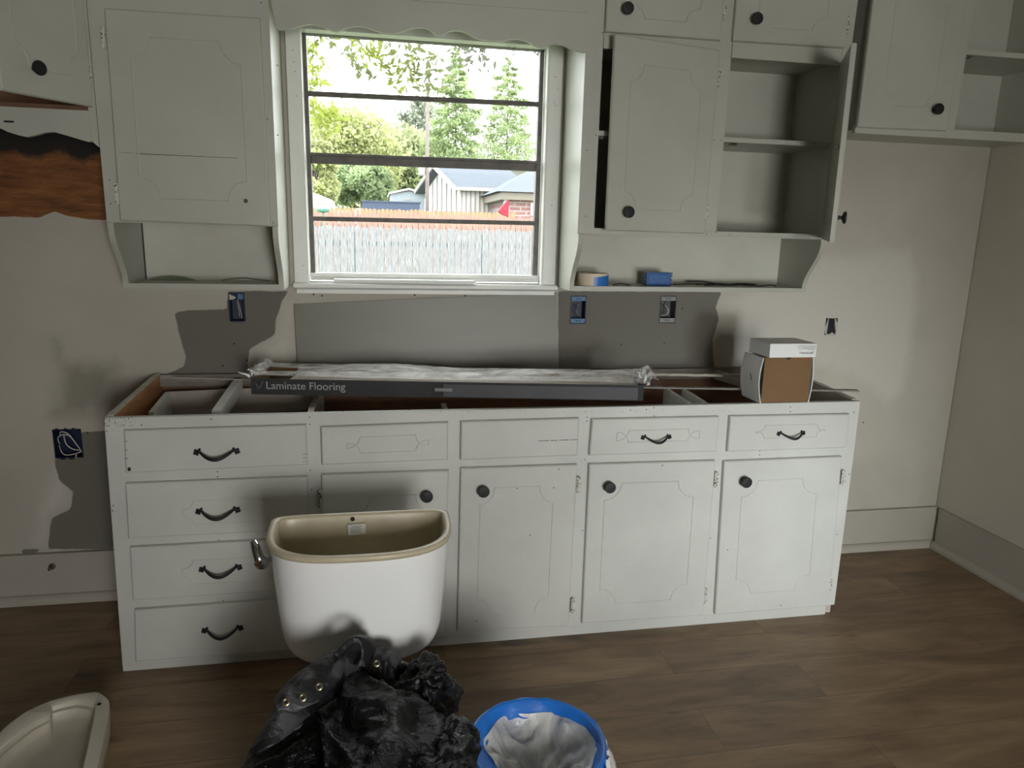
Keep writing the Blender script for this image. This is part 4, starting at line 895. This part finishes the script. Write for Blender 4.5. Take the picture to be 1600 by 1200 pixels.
# ================================================================== BUCKET
bc = Vector((1.034, -1.545, 0)); BK = thing('bucket', 'blue bucket lined with clear plastic, standing on the floor at bottom centre', 'bucket', bc)
b = B(); b.lathe([(.125, .0), (.130, .004), (.143, .30), (.1455, .31), (.1455, .325), (.1440, .33), (.1455, .362), (.1515, .364), (.1525, .371), (.149, .375), (.144, .372), (.141, .36), (.125, .01)], bc, 'z', 64); b.done('bucket_body', BLUEK, BK, smooth=True, auto=35)
# blue collar folded over the rim, wrinkled, running inwards
NA = 144; b = B(); rings = []
def inr(a):   # inner edge of the collar seen from above (a in radians)
    return .118+.016*math.sin(a+.9)+.006*math.sin(3*a+1)+.004*math.sin(7*a)
for k, (t, z) in enumerate(((-1, .33), (-.5, .352), (0, .3725), (.12, .3765), (.3, .372), (.6, .358), (.85, .348), (1, .343))):
    ring = []
    for j in range(NA):
        a = 2*math.pi*j/NA; w = noise.noise(Vector((math.cos(a)*6, math.sin(a)*6, z*14)))
        r = .1535+.0035*w*(t != 0) if t <= 0 else lerp(.1535, inr(a), t)+.003*w
        ring.append((bc.x+r*math.cos(a), bc.y+r*math.sin(a), z+.005*w*min(1, abs(t)*2)))
    rings.append(ring)
b.loft(rings, cap=False); b.done('rim_collar', BLUEK, BK, smooth=True)
NR = 34; b = B(); vs = []
for i in range(NR+1):
    for j in range(NA):
        a = 2*math.pi*j/NA; t = i/NR; pn = 7; seg = (a*pn/(2*math.pi)) % 1; pol = math.cos(math.pi/pn)/math.cos((seg-.5)*2*math.pi/pn)
        r0 = (inr(a)+.010)*lerp(1, pol, .55); r = r0*(1-t); x, y = r*math.cos(a), r*math.sin(a)
        q = Vector((x*9+2, y*9, 1.7)); w = noise.noise(q); d1 = noise.voronoi(q*.9+Vector((w, 0, 0)))[0]; c_ = (crumple(Vector((x, y, .02))*7, 1.3, w)-.5)*.050+(crumple(Vector((y, x, .05))*7, 3.4, w)-.5)*.016; rad_ = abs(noise.noise(Vector((math.cos(a)*3.1, math.sin(a)*3.1, 4+t*.5))))*.045*t*(1-t)*4
        z = .351-.10*(1-(1-t)**1.8)+(w*.022+c_)*min(1, t*5)+rad_*.7
        vs.append((bc.x+x, bc.y+y, z))
b.add(vs, [(i*NA+j, i*NA+(j+1) % NA, (i+1)*NA+(j+1) % NA, (i+1)*NA+j) for i in range(NR) for j in range(NA)]); b.done('plastic_liner', LINER, BK, smooth=True)
b = B()
for a0_, a1_ in ((172, 225), (-50, 8)):
    vs = []; n1, n2 = 24, 14
    for i in range(n1+1):
        for j in range(n2+1):
            a = math.radians(lerp(a0_, a1_, i/n1)); t = j/n2; r = .1545+.045*t*(1+.5*noise.noise(Vector((i*.4, j*.3, a0_))))+.006*math.sin(i*1.3); vs.append((bc.x+r*math.cos(a), bc.y+r*math.sin(a), .366-.14*t+.012*noise.noise(Vector((i*.5, j*.4, 2)))))
    b.add(vs, [(i*(n2+1)+j, i*(n2+1)+j+1, (i+1)*(n2+1)+j+1, (i+1)*(n2+1)+j) for i in range(n1) for j in range(n2)])
b.done('liner_overhang', LINER, BK, smooth=True)

# ================================================================== TANK LID on the floor (bottom left)
zl = .085
out_px = [(150, 1081), (163, 1087), (171, 1096), (170, 1120), (160, 1165), (150, 1210), (138, 1262), (118, 1290), (60, 1318), (-10, 1320), (-60, 1290), (-62, 1240), (-40, 1190), (-14, 1160), (8, 1136), (40, 1112), (78, 1095), (118, 1085)]
inn_px = [(146, 1099), (148, 1104), (146, 1122), (138, 1160), (128, 1205), (118, 1240), (100, 1262), (55, 1285), (0, 1288), (-38, 1262), (-36, 1235), (-18, 1195), (0, 1172), (22, 1153), (52, 1131), (78, 1117), (82, 1104), (120, 1095)]
TL_ = thing('toilet_tank_lid', 'cream porcelain toilet tank lid lying upside down on floor at lower left', 'tank lid', (-.2, -.95, 0))
O = [PZ(u, v, zl) for u, v in out_px]; I = [PZ(u, v, zl-.002) for u, v in inn_px]; n = len(O)
def dens(ps, m=6):
    r = []
    for i in range(len(ps)):
        p0, p1, p2, p3_ = [ps[(i+j) % len(ps)] for j in (-1, 0, 1, 2)]
        for q in range(m): s = q/m; r.append(p1.lerp(p2, s)*.35+.65*.5*(2*p1+(p2-p0)*s+(2*p0-5*p1+4*p2-p3_)*s*s+(-p0+3*p1-3*p2+p3_)*s**3))
    return r
O, I = dens(O), dens(I); cO = sum(O, Vector())/len(O)
def shr(ps, k, z): return [Vector((cO.x+(p.x-cO.x)*k, cO.y+(p.y-cO.y)*k, z)) for p in ps]
b = B(); b.loft([shr(O, .90, 0.002), shr(O, .975, .012), shr(O, 1.0, .05), shr(O, 1.0, zl-.006), shr(O, .992, zl), shr(I, 1.03, zl+.001), shr(I, 1.0, zl-.003)], 0)
b.f = b.f[:-1]; b.m = b.m[:-1]
b.done('lid_shell', CREAM, TL_, smooth=True, auto=50)
b = B(); b.loft([shr(I, 1.001, zl-.003), shr(I, .985, zl-.014), shr(I, .93, zl-.016), shr(I, .90, zl-.030), shr(I, .84, zl-.040), shr(I, .45, zl-.043), shr(I, .05, zl-.044)], 0)
b.f = b.f[:-2]+b.f[-1:]; b.m = b.m[:len(b.f)]
b.done('lid_hollow', mat('cream_bisque', (.46, .42, .34), .45, .1, 7), TL_, smooth=True, auto=50)
# thicker glaze patch and bolt hole on the rim
q = PZ(155, 1100, zl+.002); b = B(); b.lathe([(.006, 0), (.006, .0015)], (q.x, q.y, zl+.0012), 'z', 14); b.done('bolt_hole', DARK, TL_)

# ================================================================== OUTDOORS
def grass():
    b = B(); b.box(-60, 70, .14, 120, -.62, -.5); o = b.done('ground', mat('grass', (0.090, 0.119, 0.050), .9, .3, 2)); return st(o)
grass()
FG = mat('weathered_grey_boards', (.19, .195, .20), .8, .5, 9, .3, .1, stretch=(9, 1, .7), bscale=12); FT = mat('new_cedar_boards', (0.281, 0.180, 0.097), .7, .25, 6, stretch=(8, 8, .6)); FR = mat('pink_brown_boards', (0.274, 0.166, 0.130), .8, .3, 6, stretch=(8, 8, .6))
def fence(name, label, a, c, ztop, zbot, w, m, dog=True, gap=.012, jit=.02):
    root = thing('wooden_fence', label, 'fence', ((a[0]+c[0])/2, (a[1]+c[1])/2, zbot)); A = Vector((a[0], a[1], 0)); Cc = Vector((c[0], c[1], 0)); L = (Cc-A).length; d = (Cc-A).normalized(); n = Vector((-d.y, d.x, 0)); b = B(); s = 0
    while s < L:
        ww = w*random.uniform(.92, 1.05); zt = ztop+random.uniform(-jit, jit); off = random.uniform(0, .012)
        prof = [(s+gap/2, zbot), (s+ww-gap/2, zbot), (s+ww-gap/2, zt-.05 if dog else zt), (s+ww*.75, zt), (s+ww*.25, zt), (s+gap/2, zt-.05 if dog else zt)]
        b.loft([[A+d*x+n*k+Vector((0, 0, z)) for x, z in prof] for k in (off, off+.018)]); s += ww
    b.done('pickets', m, root)
    b = B()
    for zr in (zbot+.35, (zbot+ztop)/2, ztop-.35): b.loft([[A+d*s_+n*k+Vector((0, 0, z)) for k, z in ((.035, zr), (.075, zr), (.075, zr+.09), (.035, zr+.09))] for s_ in (0, L)])
    b.done('rail', m, root)
    s = .5
    while s < L: b = B(); p = A+d*s; b.loft([[p+d*k+n*j+Vector((0, 0, z)) for k, j in ((-.045, .08), (.045, .08), (.045, .17), (-.045, .17))] for z in (zbot, ztop-.1)]); b.done('post', m, root); s += 2.4
zg = (P(490, 352, 11).z+P(835, 361, 11).z)/2
fence('f', 'weathered grey picket fence nearest the window', (-5, 11), (9, 11), zg, -.5, .135, FG)
fence('f', 'pinkish brown fence seen just above the grey pickets', (-6, 15.5), (12, 15.5), P(660, 335, 15.5).z, -.5, .14, FR, jit=.03)
f0_, f1_ = P(498, 322, 24), P(793, 334, 24); fence('f', 'fresh tan cedar fence in front of the pale barn', (f0_.x-.2, 24), (f1_.x+.2, 24), (f0_.z+f1_.z)/2, -.5, .15, FT, jit=.02)
WBB = mat('white_board_batten', (.60, .58, .54), .7, .04); BAT = mat('batten_grey', (.25, .24, .23), .8, .05); ROOF = mat('blue_grey_shingles', (.06, .073, .09), .8, .2, 5, stretch=(2, 2, 5)); FAS = mat('cream_fascia', (.17, .155, .12), .6, .03)
def brickmat():
    m, nt, bs = newmat('red_bricks'); tc = N(nt, 'ShaderNodeTexCoord'); mp = N(nt, 'ShaderNodeMapping'); mp.inputs['Rotation'].default_value = (math.radians(90), 0, 0); nt.links.new(tc.outputs['Object'], mp.inputs[0])
    br = N(nt, 'ShaderNodeTexBrick', Scale=1, Mortar_Size=.03, Brick_Width=.5, Row_Height=.18); br.inputs[1].default_value = (.22, .10, .10, 1); br.inputs[2].default_value = (.26, .14, .13, 1); br.inputs[3].default_value = (.30, .26, .25, 1)
    nt.links.new(mp.outputs[0], br.inputs[0]); nt.links.new(br.outputs[0], bs.inputs[0]); bs.inputs['Roughness'].default_value = .9; return m
BRK = brickmat()
# barn-like house: gable end at left, long wall facing the window
yh = 33; pA = P(684, 300, yh); pB = P(718, 300, yh); pC = P(792, 303, yh); ze = P(750, 292, yh).z; zr_ = P(760, 264, yh+2.5).z
HB = thing('barn_house', 'white board and batten house with blue-grey gable roof beyond the tan fence', 'house', (pB.x, yh, -.5))
g0 = Vector((pB.x, yh, 0)); g1 = Vector((pA.x-.25, yh+4.2, 0)); g2 = Vector((pC.x+1.2, yh+.3, 0)); g3 = g2+(g1-g0)
b = B(); b.loft([[v+Vector((0, 0, z)) for v in (g0, g1, g3, g2)] for z in (-.5, ze)]); gm = (g0+g1)/2; gr = (g2+g3)/2
b.add([g0+Vector((0, 0, ze)), g1+Vector((0, 0, ze)), gm+Vector((0, 0, zr_-.1)), g2+Vector((0, 0, ze)), g3+Vector((0, 0, ze)), gr+Vector((0, 0, zr_-.1))], [(0, 1, 2), (3, 5, 4)])
b.done('wall', WBB, HB)
b = B()
for k in range(16):
    p = g0.lerp(g2, (k+.5)/16); b.box(p.x-.03, p.x+.03, p.y-.05, p.y, -.5, ze-.02)
for k in range(7):
    t = (k+.5)/7; p = g0.lerp(g1, t); zt = ze+(zr_-.15-ze)*(1-abs(2*t-1)); b.box(p.x-.06, p.x-.01, p.y-.03, p.y+.03, -.5, zt)
b.done('batten', BAT, HB)
b = B(); ex = (g0-g2).normalized()*.45; en = (g0-g1).normalized()
for (e, m_, e2, m2, sg) in ((g0, gm, g2, gr, 1), (g1, gm, g3, gr, -1)):
    z_e = ze-.12; q = [e+ex+en*.45*sg+Vector((0, 0, z_e)), m_+ex+Vector((0, 0, zr_)), m2+Vector((0, 0, zr_)), e2+en*.45*sg+Vector((0, 0, z_e))]
    b.loft([q, [v+Vector((0, 0, -.1)) for v in q]])
b.done('roof', ROOF, HB)
b = B(); 
for q in ((g0+ex+en*.46+Vector((0, 0, ze-.12)), gm+ex*1.04+Vector((0, 0, zr_+.02))), (g1+ex-en*.46+Vector((0, 0, ze-.12)), gm+ex*1.04+Vector((0, 0, zr_+.02))), (g0+ex+en*.47+Vector((0, 0, ze-.14)), g2+en*.47+Vector((0, 0, ze-.14)))): b.tube([q[0], q[1]], .10, 4)
b.done('fascia', WBB, HB)
# brick house at right
yk = 28; k0 = P(788, 300, yk); kz = P(815, 301, yk).z; krz = P(823, 268, yk+4).z
HK = thing('brick_house', 'red brick house with cream eaves at the right of the window view', 'house', (k0.x+3, yk, -.5))
xk0, xk1 = P(785, 300, yk).x, P(785, 300, yk).x+9
b = B(); b.box(xk0+.3, xk1, yk, yk+8, -.5, kz-.25); b.done('wall', BRK, HK)
b = B(); b.box(xk0-.1, xk1+.2, yk-.35, yk+.05, kz-.32, kz-.02); b.box(xk0-.1, xk0+.28, yk+.051, yk+8, kz-.32, kz-.02); b.done('eaves', FAS, HK)
b = B(); r1 = Vector((P(823, 268, yk+4).x, yk+4, krz)); r2 = Vector((xk1-3, yk+4, krz)); c4 = [Vector((xk0-.3, yk-.5, kz)), Vector((xk1+.4, yk-.5, kz)), Vector((xk1+.4, yk+8.5, kz)), Vector((xk0-.3, yk+8.5, kz))]
b.add(c4+[r1, r2], [(0, 1, 5, 4), (1, 2, 5), (2, 3, 4, 5), (3, 0, 4), (0, 3, 2, 1)]); b.done('roof', ROOF, HK)
for (ua, ub, va, vb) in ((787, 793, 305, 322), (829, 837, 317, 337)):
    a, c = P(ua, va, yk), P(ub, vb, yk); b = B(); b.box(a.x, c.x, yk-.06, yk-.001, c.z, a.z); f_ = b.done('window', WBB, HK); b = B(); b.box(a.x+.05, c.x-.05, yk-.07, yk-.061, c.z+.05, a.z-.05); b.done('pane', mat('dim_pane', (.3, .4, .42), .2, .1), f_)
# far roofs
yq = 48; a, c = P(712, 239, yq), P(850, 251, yq); HR = thing('far_house', 'distant house whose blue-grey roof shows above the thick window rail', 'house', (a.x+4, yq, -.5))
b = B(); b.box(a.x+.5, c.x+6, yq+1, yq+8, -.5, P(760, 262, yq).z); b.done('wall', WBB, HR)
b = B(); zl_ = P(750, 264, yq).z; z2 = (a.z+c.z)/2; b.add([(a.x-.6, yq, zl_), (c.x+7, yq, zl_), (c.x+7, yq+5, z2), (a.x+.3, yq+5, z2), (a.x-.6, yq+10, zl_), (c.x+7, yq+10, zl_)], [(0, 1, 2, 3), (3, 2, 5, 4), (0, 3, 4), (1, 5, 2)])
g_ = P(797, 238, yq-2); b.add([(g_.x-.9, yq-1, zl_), (g_.x+6, yq-1, zl_), (g_.x+5, yq+5, g_.z), (g_.x, yq+4, g_.z)], [(0, 1, 2, 3)]); b.done('roof', ROOF, HR)
# shed
ys = 38; a, c, pk = P(611, 302, ys), P(664, 306, ys), P(639, 297, ys); zs_ = P(638, 303.5, ys).z
SH = thing('metal_shed', 'small pale blue metal shed left of the utility pole', 'shed', ((a.x+c.x)/2, ys, -.5)); SM = mat('pale_blue_siding', (0.223, 0.266, 0.288), .5, .08, 5, stretch=(12, 1, .3))
b = B(); b.prism([(a.x, -.5), (c.x, -.5), (c.x, zs_), (pk.x, pk.z-.05), (a.x, zs_)], ys, ys+5); b.done('wall', SM, SH)
b = B()
for s in ((a.x-.12, zs_-.03), (c.x+.12, zs_-.03)): b.prism([s, (pk.x, pk.z), (pk.x, pk.z+.10), (s[0], s[1]+.10)], ys-.2, ys+5.2)
b.done('roof', WBB, SH)
b = B(); q = P(637, 312, ys); b.box(q.x-.22, q.x+.22, ys-.03, ys-.001, q.z-.03, q.z+.03); b.done('vent', BAT, SH)
a, c = P(566, 313, 31), P(656, 320, 31); b = B(); b.box(a.x, c.x, 31, 33.2, -.5, (a.z+c.z)/2); DT = mat('dark_blue_cover', (0.036, 0.054, 0.097), .6, .15, 3, stretch=(6, 1, .5))
ctn = thing('dark_trailer', 'low dark blue trailer behind the tan fence', 'trailer', (a.x+1, 32, -.5)); b.done('body', DT, ctn)
b = B(); b.box(a.x-.05, c.x+.05, 30.96, 33.24, (a.z+c.z)/2+.001, (a.z+c.z)/2+.06); b.done('lid', DT, ctn)
# camper and green tarp at left
a, c = P(489, 302, 30), P(519, 320, 30); cm = thing('white_camper', 'pale camper roof at the left edge of the window view', 'camper', (a.x, 31, -.5))
b = B(); b.prism([(a.x-1.5, -.5), (c.x, -.5), (c.x, c.z+.2), (c.x-.3, a.z-.15), (c.x-.7, a.z), (a.x-1.5, a.z)], 30, 32); b.done('body', WBB, cm, bevel=.05)
b = B(); b.box(a.x+.1, a.x+.5, 29.97, 29.999, c.z, a.z-.2); b.done('window', BAT, cm)
q = P(505, 334, 14.8); b = B(); b.lathe([(.03, 0), (.14, .03), (.16, .08), (.12, .12), (.03, .14)], (q.x, 14.8, 1.80), 'z', 16); b.box(q.x-.015, q.x+.015, 14.785, 14.815, -.5, 1.80)
tag(b.done('yard_marker', mat('teal_plastic', (0.090, 0.245, 0.187), .5, .1), smooth=False), 'teal topped stake above the pinkish fence at left', 'stake')
# red folded cloth
a = [P(779, 330, 20), P(793, 313, 20), P(793.5, 338, 20), P(788, 337, 20)]; b = B(); b.loft([[(p.x, 20+k, p.z) for p in a] for k in (0, .25)]); b.tube([(a[1].x+.03, 20.1, -.5), (a[1].x+.03, 20.1, a[1].z)], .03, 8)
tag(b.done('red_parasol', mat('red_cloth', (0.259, 0.011, 0.029), .7, .1)), 'folded red parasol in front of the brick house', 'parasol')
# utility pole
q0, q1 = P(667, 330, 27), P(668, 128, 27); up_ = thing('utility_pole', 'tall thin wooden utility pole between the trees', 'pole', (q0.x, 27, -.5)); b = B(); b.tube([(q0.x, 27, -.5), (q1.x, 27, q1.z)], [.09, .065], 12); b.done('pole', mat('pole_wood', (0.151, 0.126, 0.115), .8, .15), up_, smooth=True)
b = B(); b.lathe([(.12, 0), (.14, .05), (.14, .4), (.1, .45)], (q0.x-.2, 27, P(667, 275, 27).z), 'z', 12); b.done('transformer', BAT, up_)

def leafmat(name, col):
    m, nt, bs = newmat(name); L = nt.links; nt.nodes.remove(bs); tc = N(nt, 'ShaderNodeTexCoord'); n = N(nt, 'ShaderNodeTexNoise', Scale=.9, Detail=5); L.new(tc.outputs['Object'], n.inputs[0])
    r = ramp(nt, [(.3, tuple(c*.6 for c in col)), (.65, tuple(min(1, c*1.35) for c in col))]); L.new(n.outputs[0], r.inputs[0])
    d = N(nt, 'ShaderNodeBsdfDiffuse'); t = N(nt, 'ShaderNodeBsdfTranslucent'); L.new(r.outputs[0], d.inputs[0]); L.new(r.outputs[0], t.inputs[0]); mx = N(nt, 'ShaderNodeMixShader'); mx.inputs[0].default_value = .5
    L.new(d.outputs[0], mx.inputs[1]); L.new(t.outputs[0], mx.inputs[2]); L.new(mx.outputs[0], nt.nodes['Material Output'].inputs[0]); return m
LM = {'lime': leafmat('lime_leaves', (.41, .44, .22)), 'mid': leafmat('green_leaves', (.28, .35, .19)), 'fir': leafmat('fir_needles', (.29, .36, .18)), 'olive': leafmat('olive_leaves', (.34, .37, .21)), 'grey': leafmat('grey_green_leaves', (.25, .28, .21))}
BARK = mat('bark', (0.108, 0.090, 0.079), .9, .2, 8)
def leaves(name, C_, size, m, parent, elong=1.7):
    n = len(C_); a = rng.normal(size=(n, 3)); a /= np.linalg.norm(a, axis=1)[:, None]; r = rng.normal(size=(n, 3)); c = np.cross(a, r); c /= np.linalg.norm(c, axis=1)[:, None]
    s = size*rng.uniform(.6, 1.3, (n, 1)); V = np.stack([C_-a*s*elong/2, C_+c*s/2, C_+a*s*elong/2, C_-c*s/2], 1).reshape(-1, 3)
    me = bpy.data.meshes.new(name); me.from_pydata(V.tolist(), [], np.arange(n*4).reshape(n, 4).tolist()); me.materials.append(m); o = bpy.data.objects.new(name, me); COL.objects.link(o)
    if parent: attach(o, parent)
    return o
def broad(label, u, vtop, Y, wpx, m, n=9000, lsz=.22, lob=16, vbot=330, name='broadleaf_tree', frac=.8):
    c = P(u, vtop, Y); rad = wpx/F*(Y+3)/2; z1 = c.z; root = thing(name, label, 'tree', (c.x, Y, -.5), 'trees beyond the fences')
    zb = P(u, vbot, Y).z; hz_ = (z1-zb)/2; zc = (z1+zb)/2; pts = []
    for k in range(lob):
        v = rng.normal(size=3); v /= np.linalg.norm(v); cc = np.array([c.x, Y, zc])+v*np.array([rad*.62, rad*.6, hz_*.66]); rr = rng.uniform(.34, .5)*min(rad, hz_)
        q = rng.normal(size=(n//lob, 3)); q /= np.linalg.norm(q, axis=1)[:, None]; q *= rr*rng.uniform(frac, 1.05, (n//lob, 1)); pts.append(cc+q)
    leaves('foliage', np.concatenate(pts), lsz, m, root)
    b = B(); b.tube([(c.x, Y, -.5), (c.x+.1, Y, zb+hz_*.4), (c.x-.1, Y, zc+hz_*.4)], [.28, .2, .08], 8)
    for k in range(5): a = k*1.3; b.tube([(c.x, Y, zb+hz_*.3+k*.3), (c.x+math.cos(a)*rad*.5, Y+math.sin(a)*rad*.5, zc+hz_*.2*k/3)], [.09, .03], 6)
    b.done('trunk', BARK, root)
def conifer(label, u, vtop, Y, wpx, m, n=9000, lsz=.13, vbot=330, dens_=1):
    c = P(u, vtop, Y); root = thing('conifer', label, 'tree', (c.x, Y, -.5), 'trees beyond the fences'); rad = wpx/F*(Y+3)/2; zb = P(u, vbot, Y).z; H_ = c.z-zb; pts = []; b = B()
    b.tube([(c.x, Y, -.5), (c.x, Y, c.z-.1)], [.16, .02], 8); nb = 60
    for k in range(nb):
        t = (k+.5)/nb; z = zb+H_*t; L_ = rad*(1-t)**.75*rng.uniform(.65, 1.1)+.12; a = k*2.4; d = np.array([math.cos(a), math.sin(a), 0]); b.tube([(c.x, Y, z), (c.x+d[0]*L_, Y+d[1]*L_, z-L_*.08)], [.03, .008], 5)
        q = int(n/nb*(L_/rad*1.2+.15)); s = rng.uniform(.15, 1, (q, 1))**.7; p = np.array([c.x, Y, z])+d*L_*s+rng.normal(size=(q, 3))*np.array([.16, .16, .10])*L_*.9+np.array([0, 0, -.1])*L_*s; pts.append(p)
    leaves('foliage', np.concatenate(pts), lsz, m, root, 2.4); b.done('trunk', BARK, root)
broad('broad yellow-green tree at the left of the window view', 545, 158, 58, 165, LM['lime'], 15000, .22, 34, frac=.55)
broad('yellow-green tree with a low crown at the left window edge', 488, 205, 43, 80, LM['lime'], 8000, .17, 16, frac=.5)
broad('dense green tree behind the pale blue shed', 620, 190, 72, 120, LM['olive'], 14000, .28, 24, frac=.5)
broad('darker low tree mass above the dark trailer', 565, 252, 50, 110, LM['mid'], 12000, .20, 24, frac=.5)
broad('thin grey-green tree beside the utility pole', 650, 125, 86, 95, LM['grey'], 5200, .26, 20, frac=.1)
conifer('tall conifer just right of the utility pole', 713, 74, 62, 130, LM['fir'], 14000, .17, 300)
conifer('wide conifer above the brick house at right', 795, 90, 70, 150, LM['fir'], 12000, .17, 300)
broad('round tree low behind the barn roof', 682, 200, 80, 60, LM['mid'], 5000, .24, 12, frac=.4)
# overhanging branches near the window
BL = {'lime': leafmat('near_lime_leaves', (.20, .24, .05)), 'olive': leafmat('near_olive_leaves', (.12, .14, .06)), 'grey': leafmat('near_grey_leaves', (.09, .10, .07))}
def branch(label, path, m, n, spread, Y, lsz):
    pts = [P(u, v, Y+dy) for u, v, dy in path]; root = thing('tree_branch', label, 'branch', pts[0], 'leafy branches hanging in front of the sky'); b = B(); b.tube(pts, [.014]+[.006]*(len(pts)-1), 5); b.done('twig', BARK, root); C_ = []
    for k in range(n):
        f = rng.uniform(0, len(pts)-1); i = int(f); p = pts[i].lerp(pts[min(i+1, len(pts)-1)], f-i); C_.append(np.array(p)+rng.normal(size=3)*np.array([1, 1, .9])*spread)
    leaves('leaf_cluster', np.array(C_), lsz*.62, m, root, 3.0)
branch('leafy branch hanging into the top left window corner', [(455, 40, .3), (485, 70, 0), (490, 95, 0), (487, 125, 0), (483, 145, .1)], BL['lime'], 150, .09, 7, .075)
branch('leafy spray left of centre against the white sky', [(480, 20, .3), (510, 60, 0), (540, 62, 0)], BL['olive'], 45, .07, 7, .08)
branch('yellow-green branch hanging at the left window edge', [(450, 150, .3), (485, 165, 0), (510, 180, 0), (520, 190, 0)], BL['lime'], 170, .10, 7, .07)
branch('drooping branch tip with narrow leaves left of centre', [(548, 30, .5), (550, 85, 0), (560, 105, 0), (578, 118, 0)], BL['olive'], 55, .06, 7, .07)
branch('long leafy branch across the top middle of the window', [(540, 25, .5), (565, 70, 0), (590, 90, 0), (612, 110, 0), (620, 130, 0)], BL['lime'], 190, .11, 7.2, .075)
branch('leafy branch reaching down to the right of centre', [(600, 20, .5), (640, 80, 0), (665, 115, 0), (680, 140, 0)], BL['olive'], 210, .14, 7.4, .08)
branch('fine leafy branch over the tall conifer', [(660, 20, .5), (700, 65, 0), (735, 90, 0), (760, 82, 0)], BL['grey'], 130, .13, 7.6, .075)
branch('few leaves hanging by the right window corner', [(800, 40, .3), (838, 78, 0), (848, 84, 0)], BL['grey'], 24, .06, 7.2, .07)
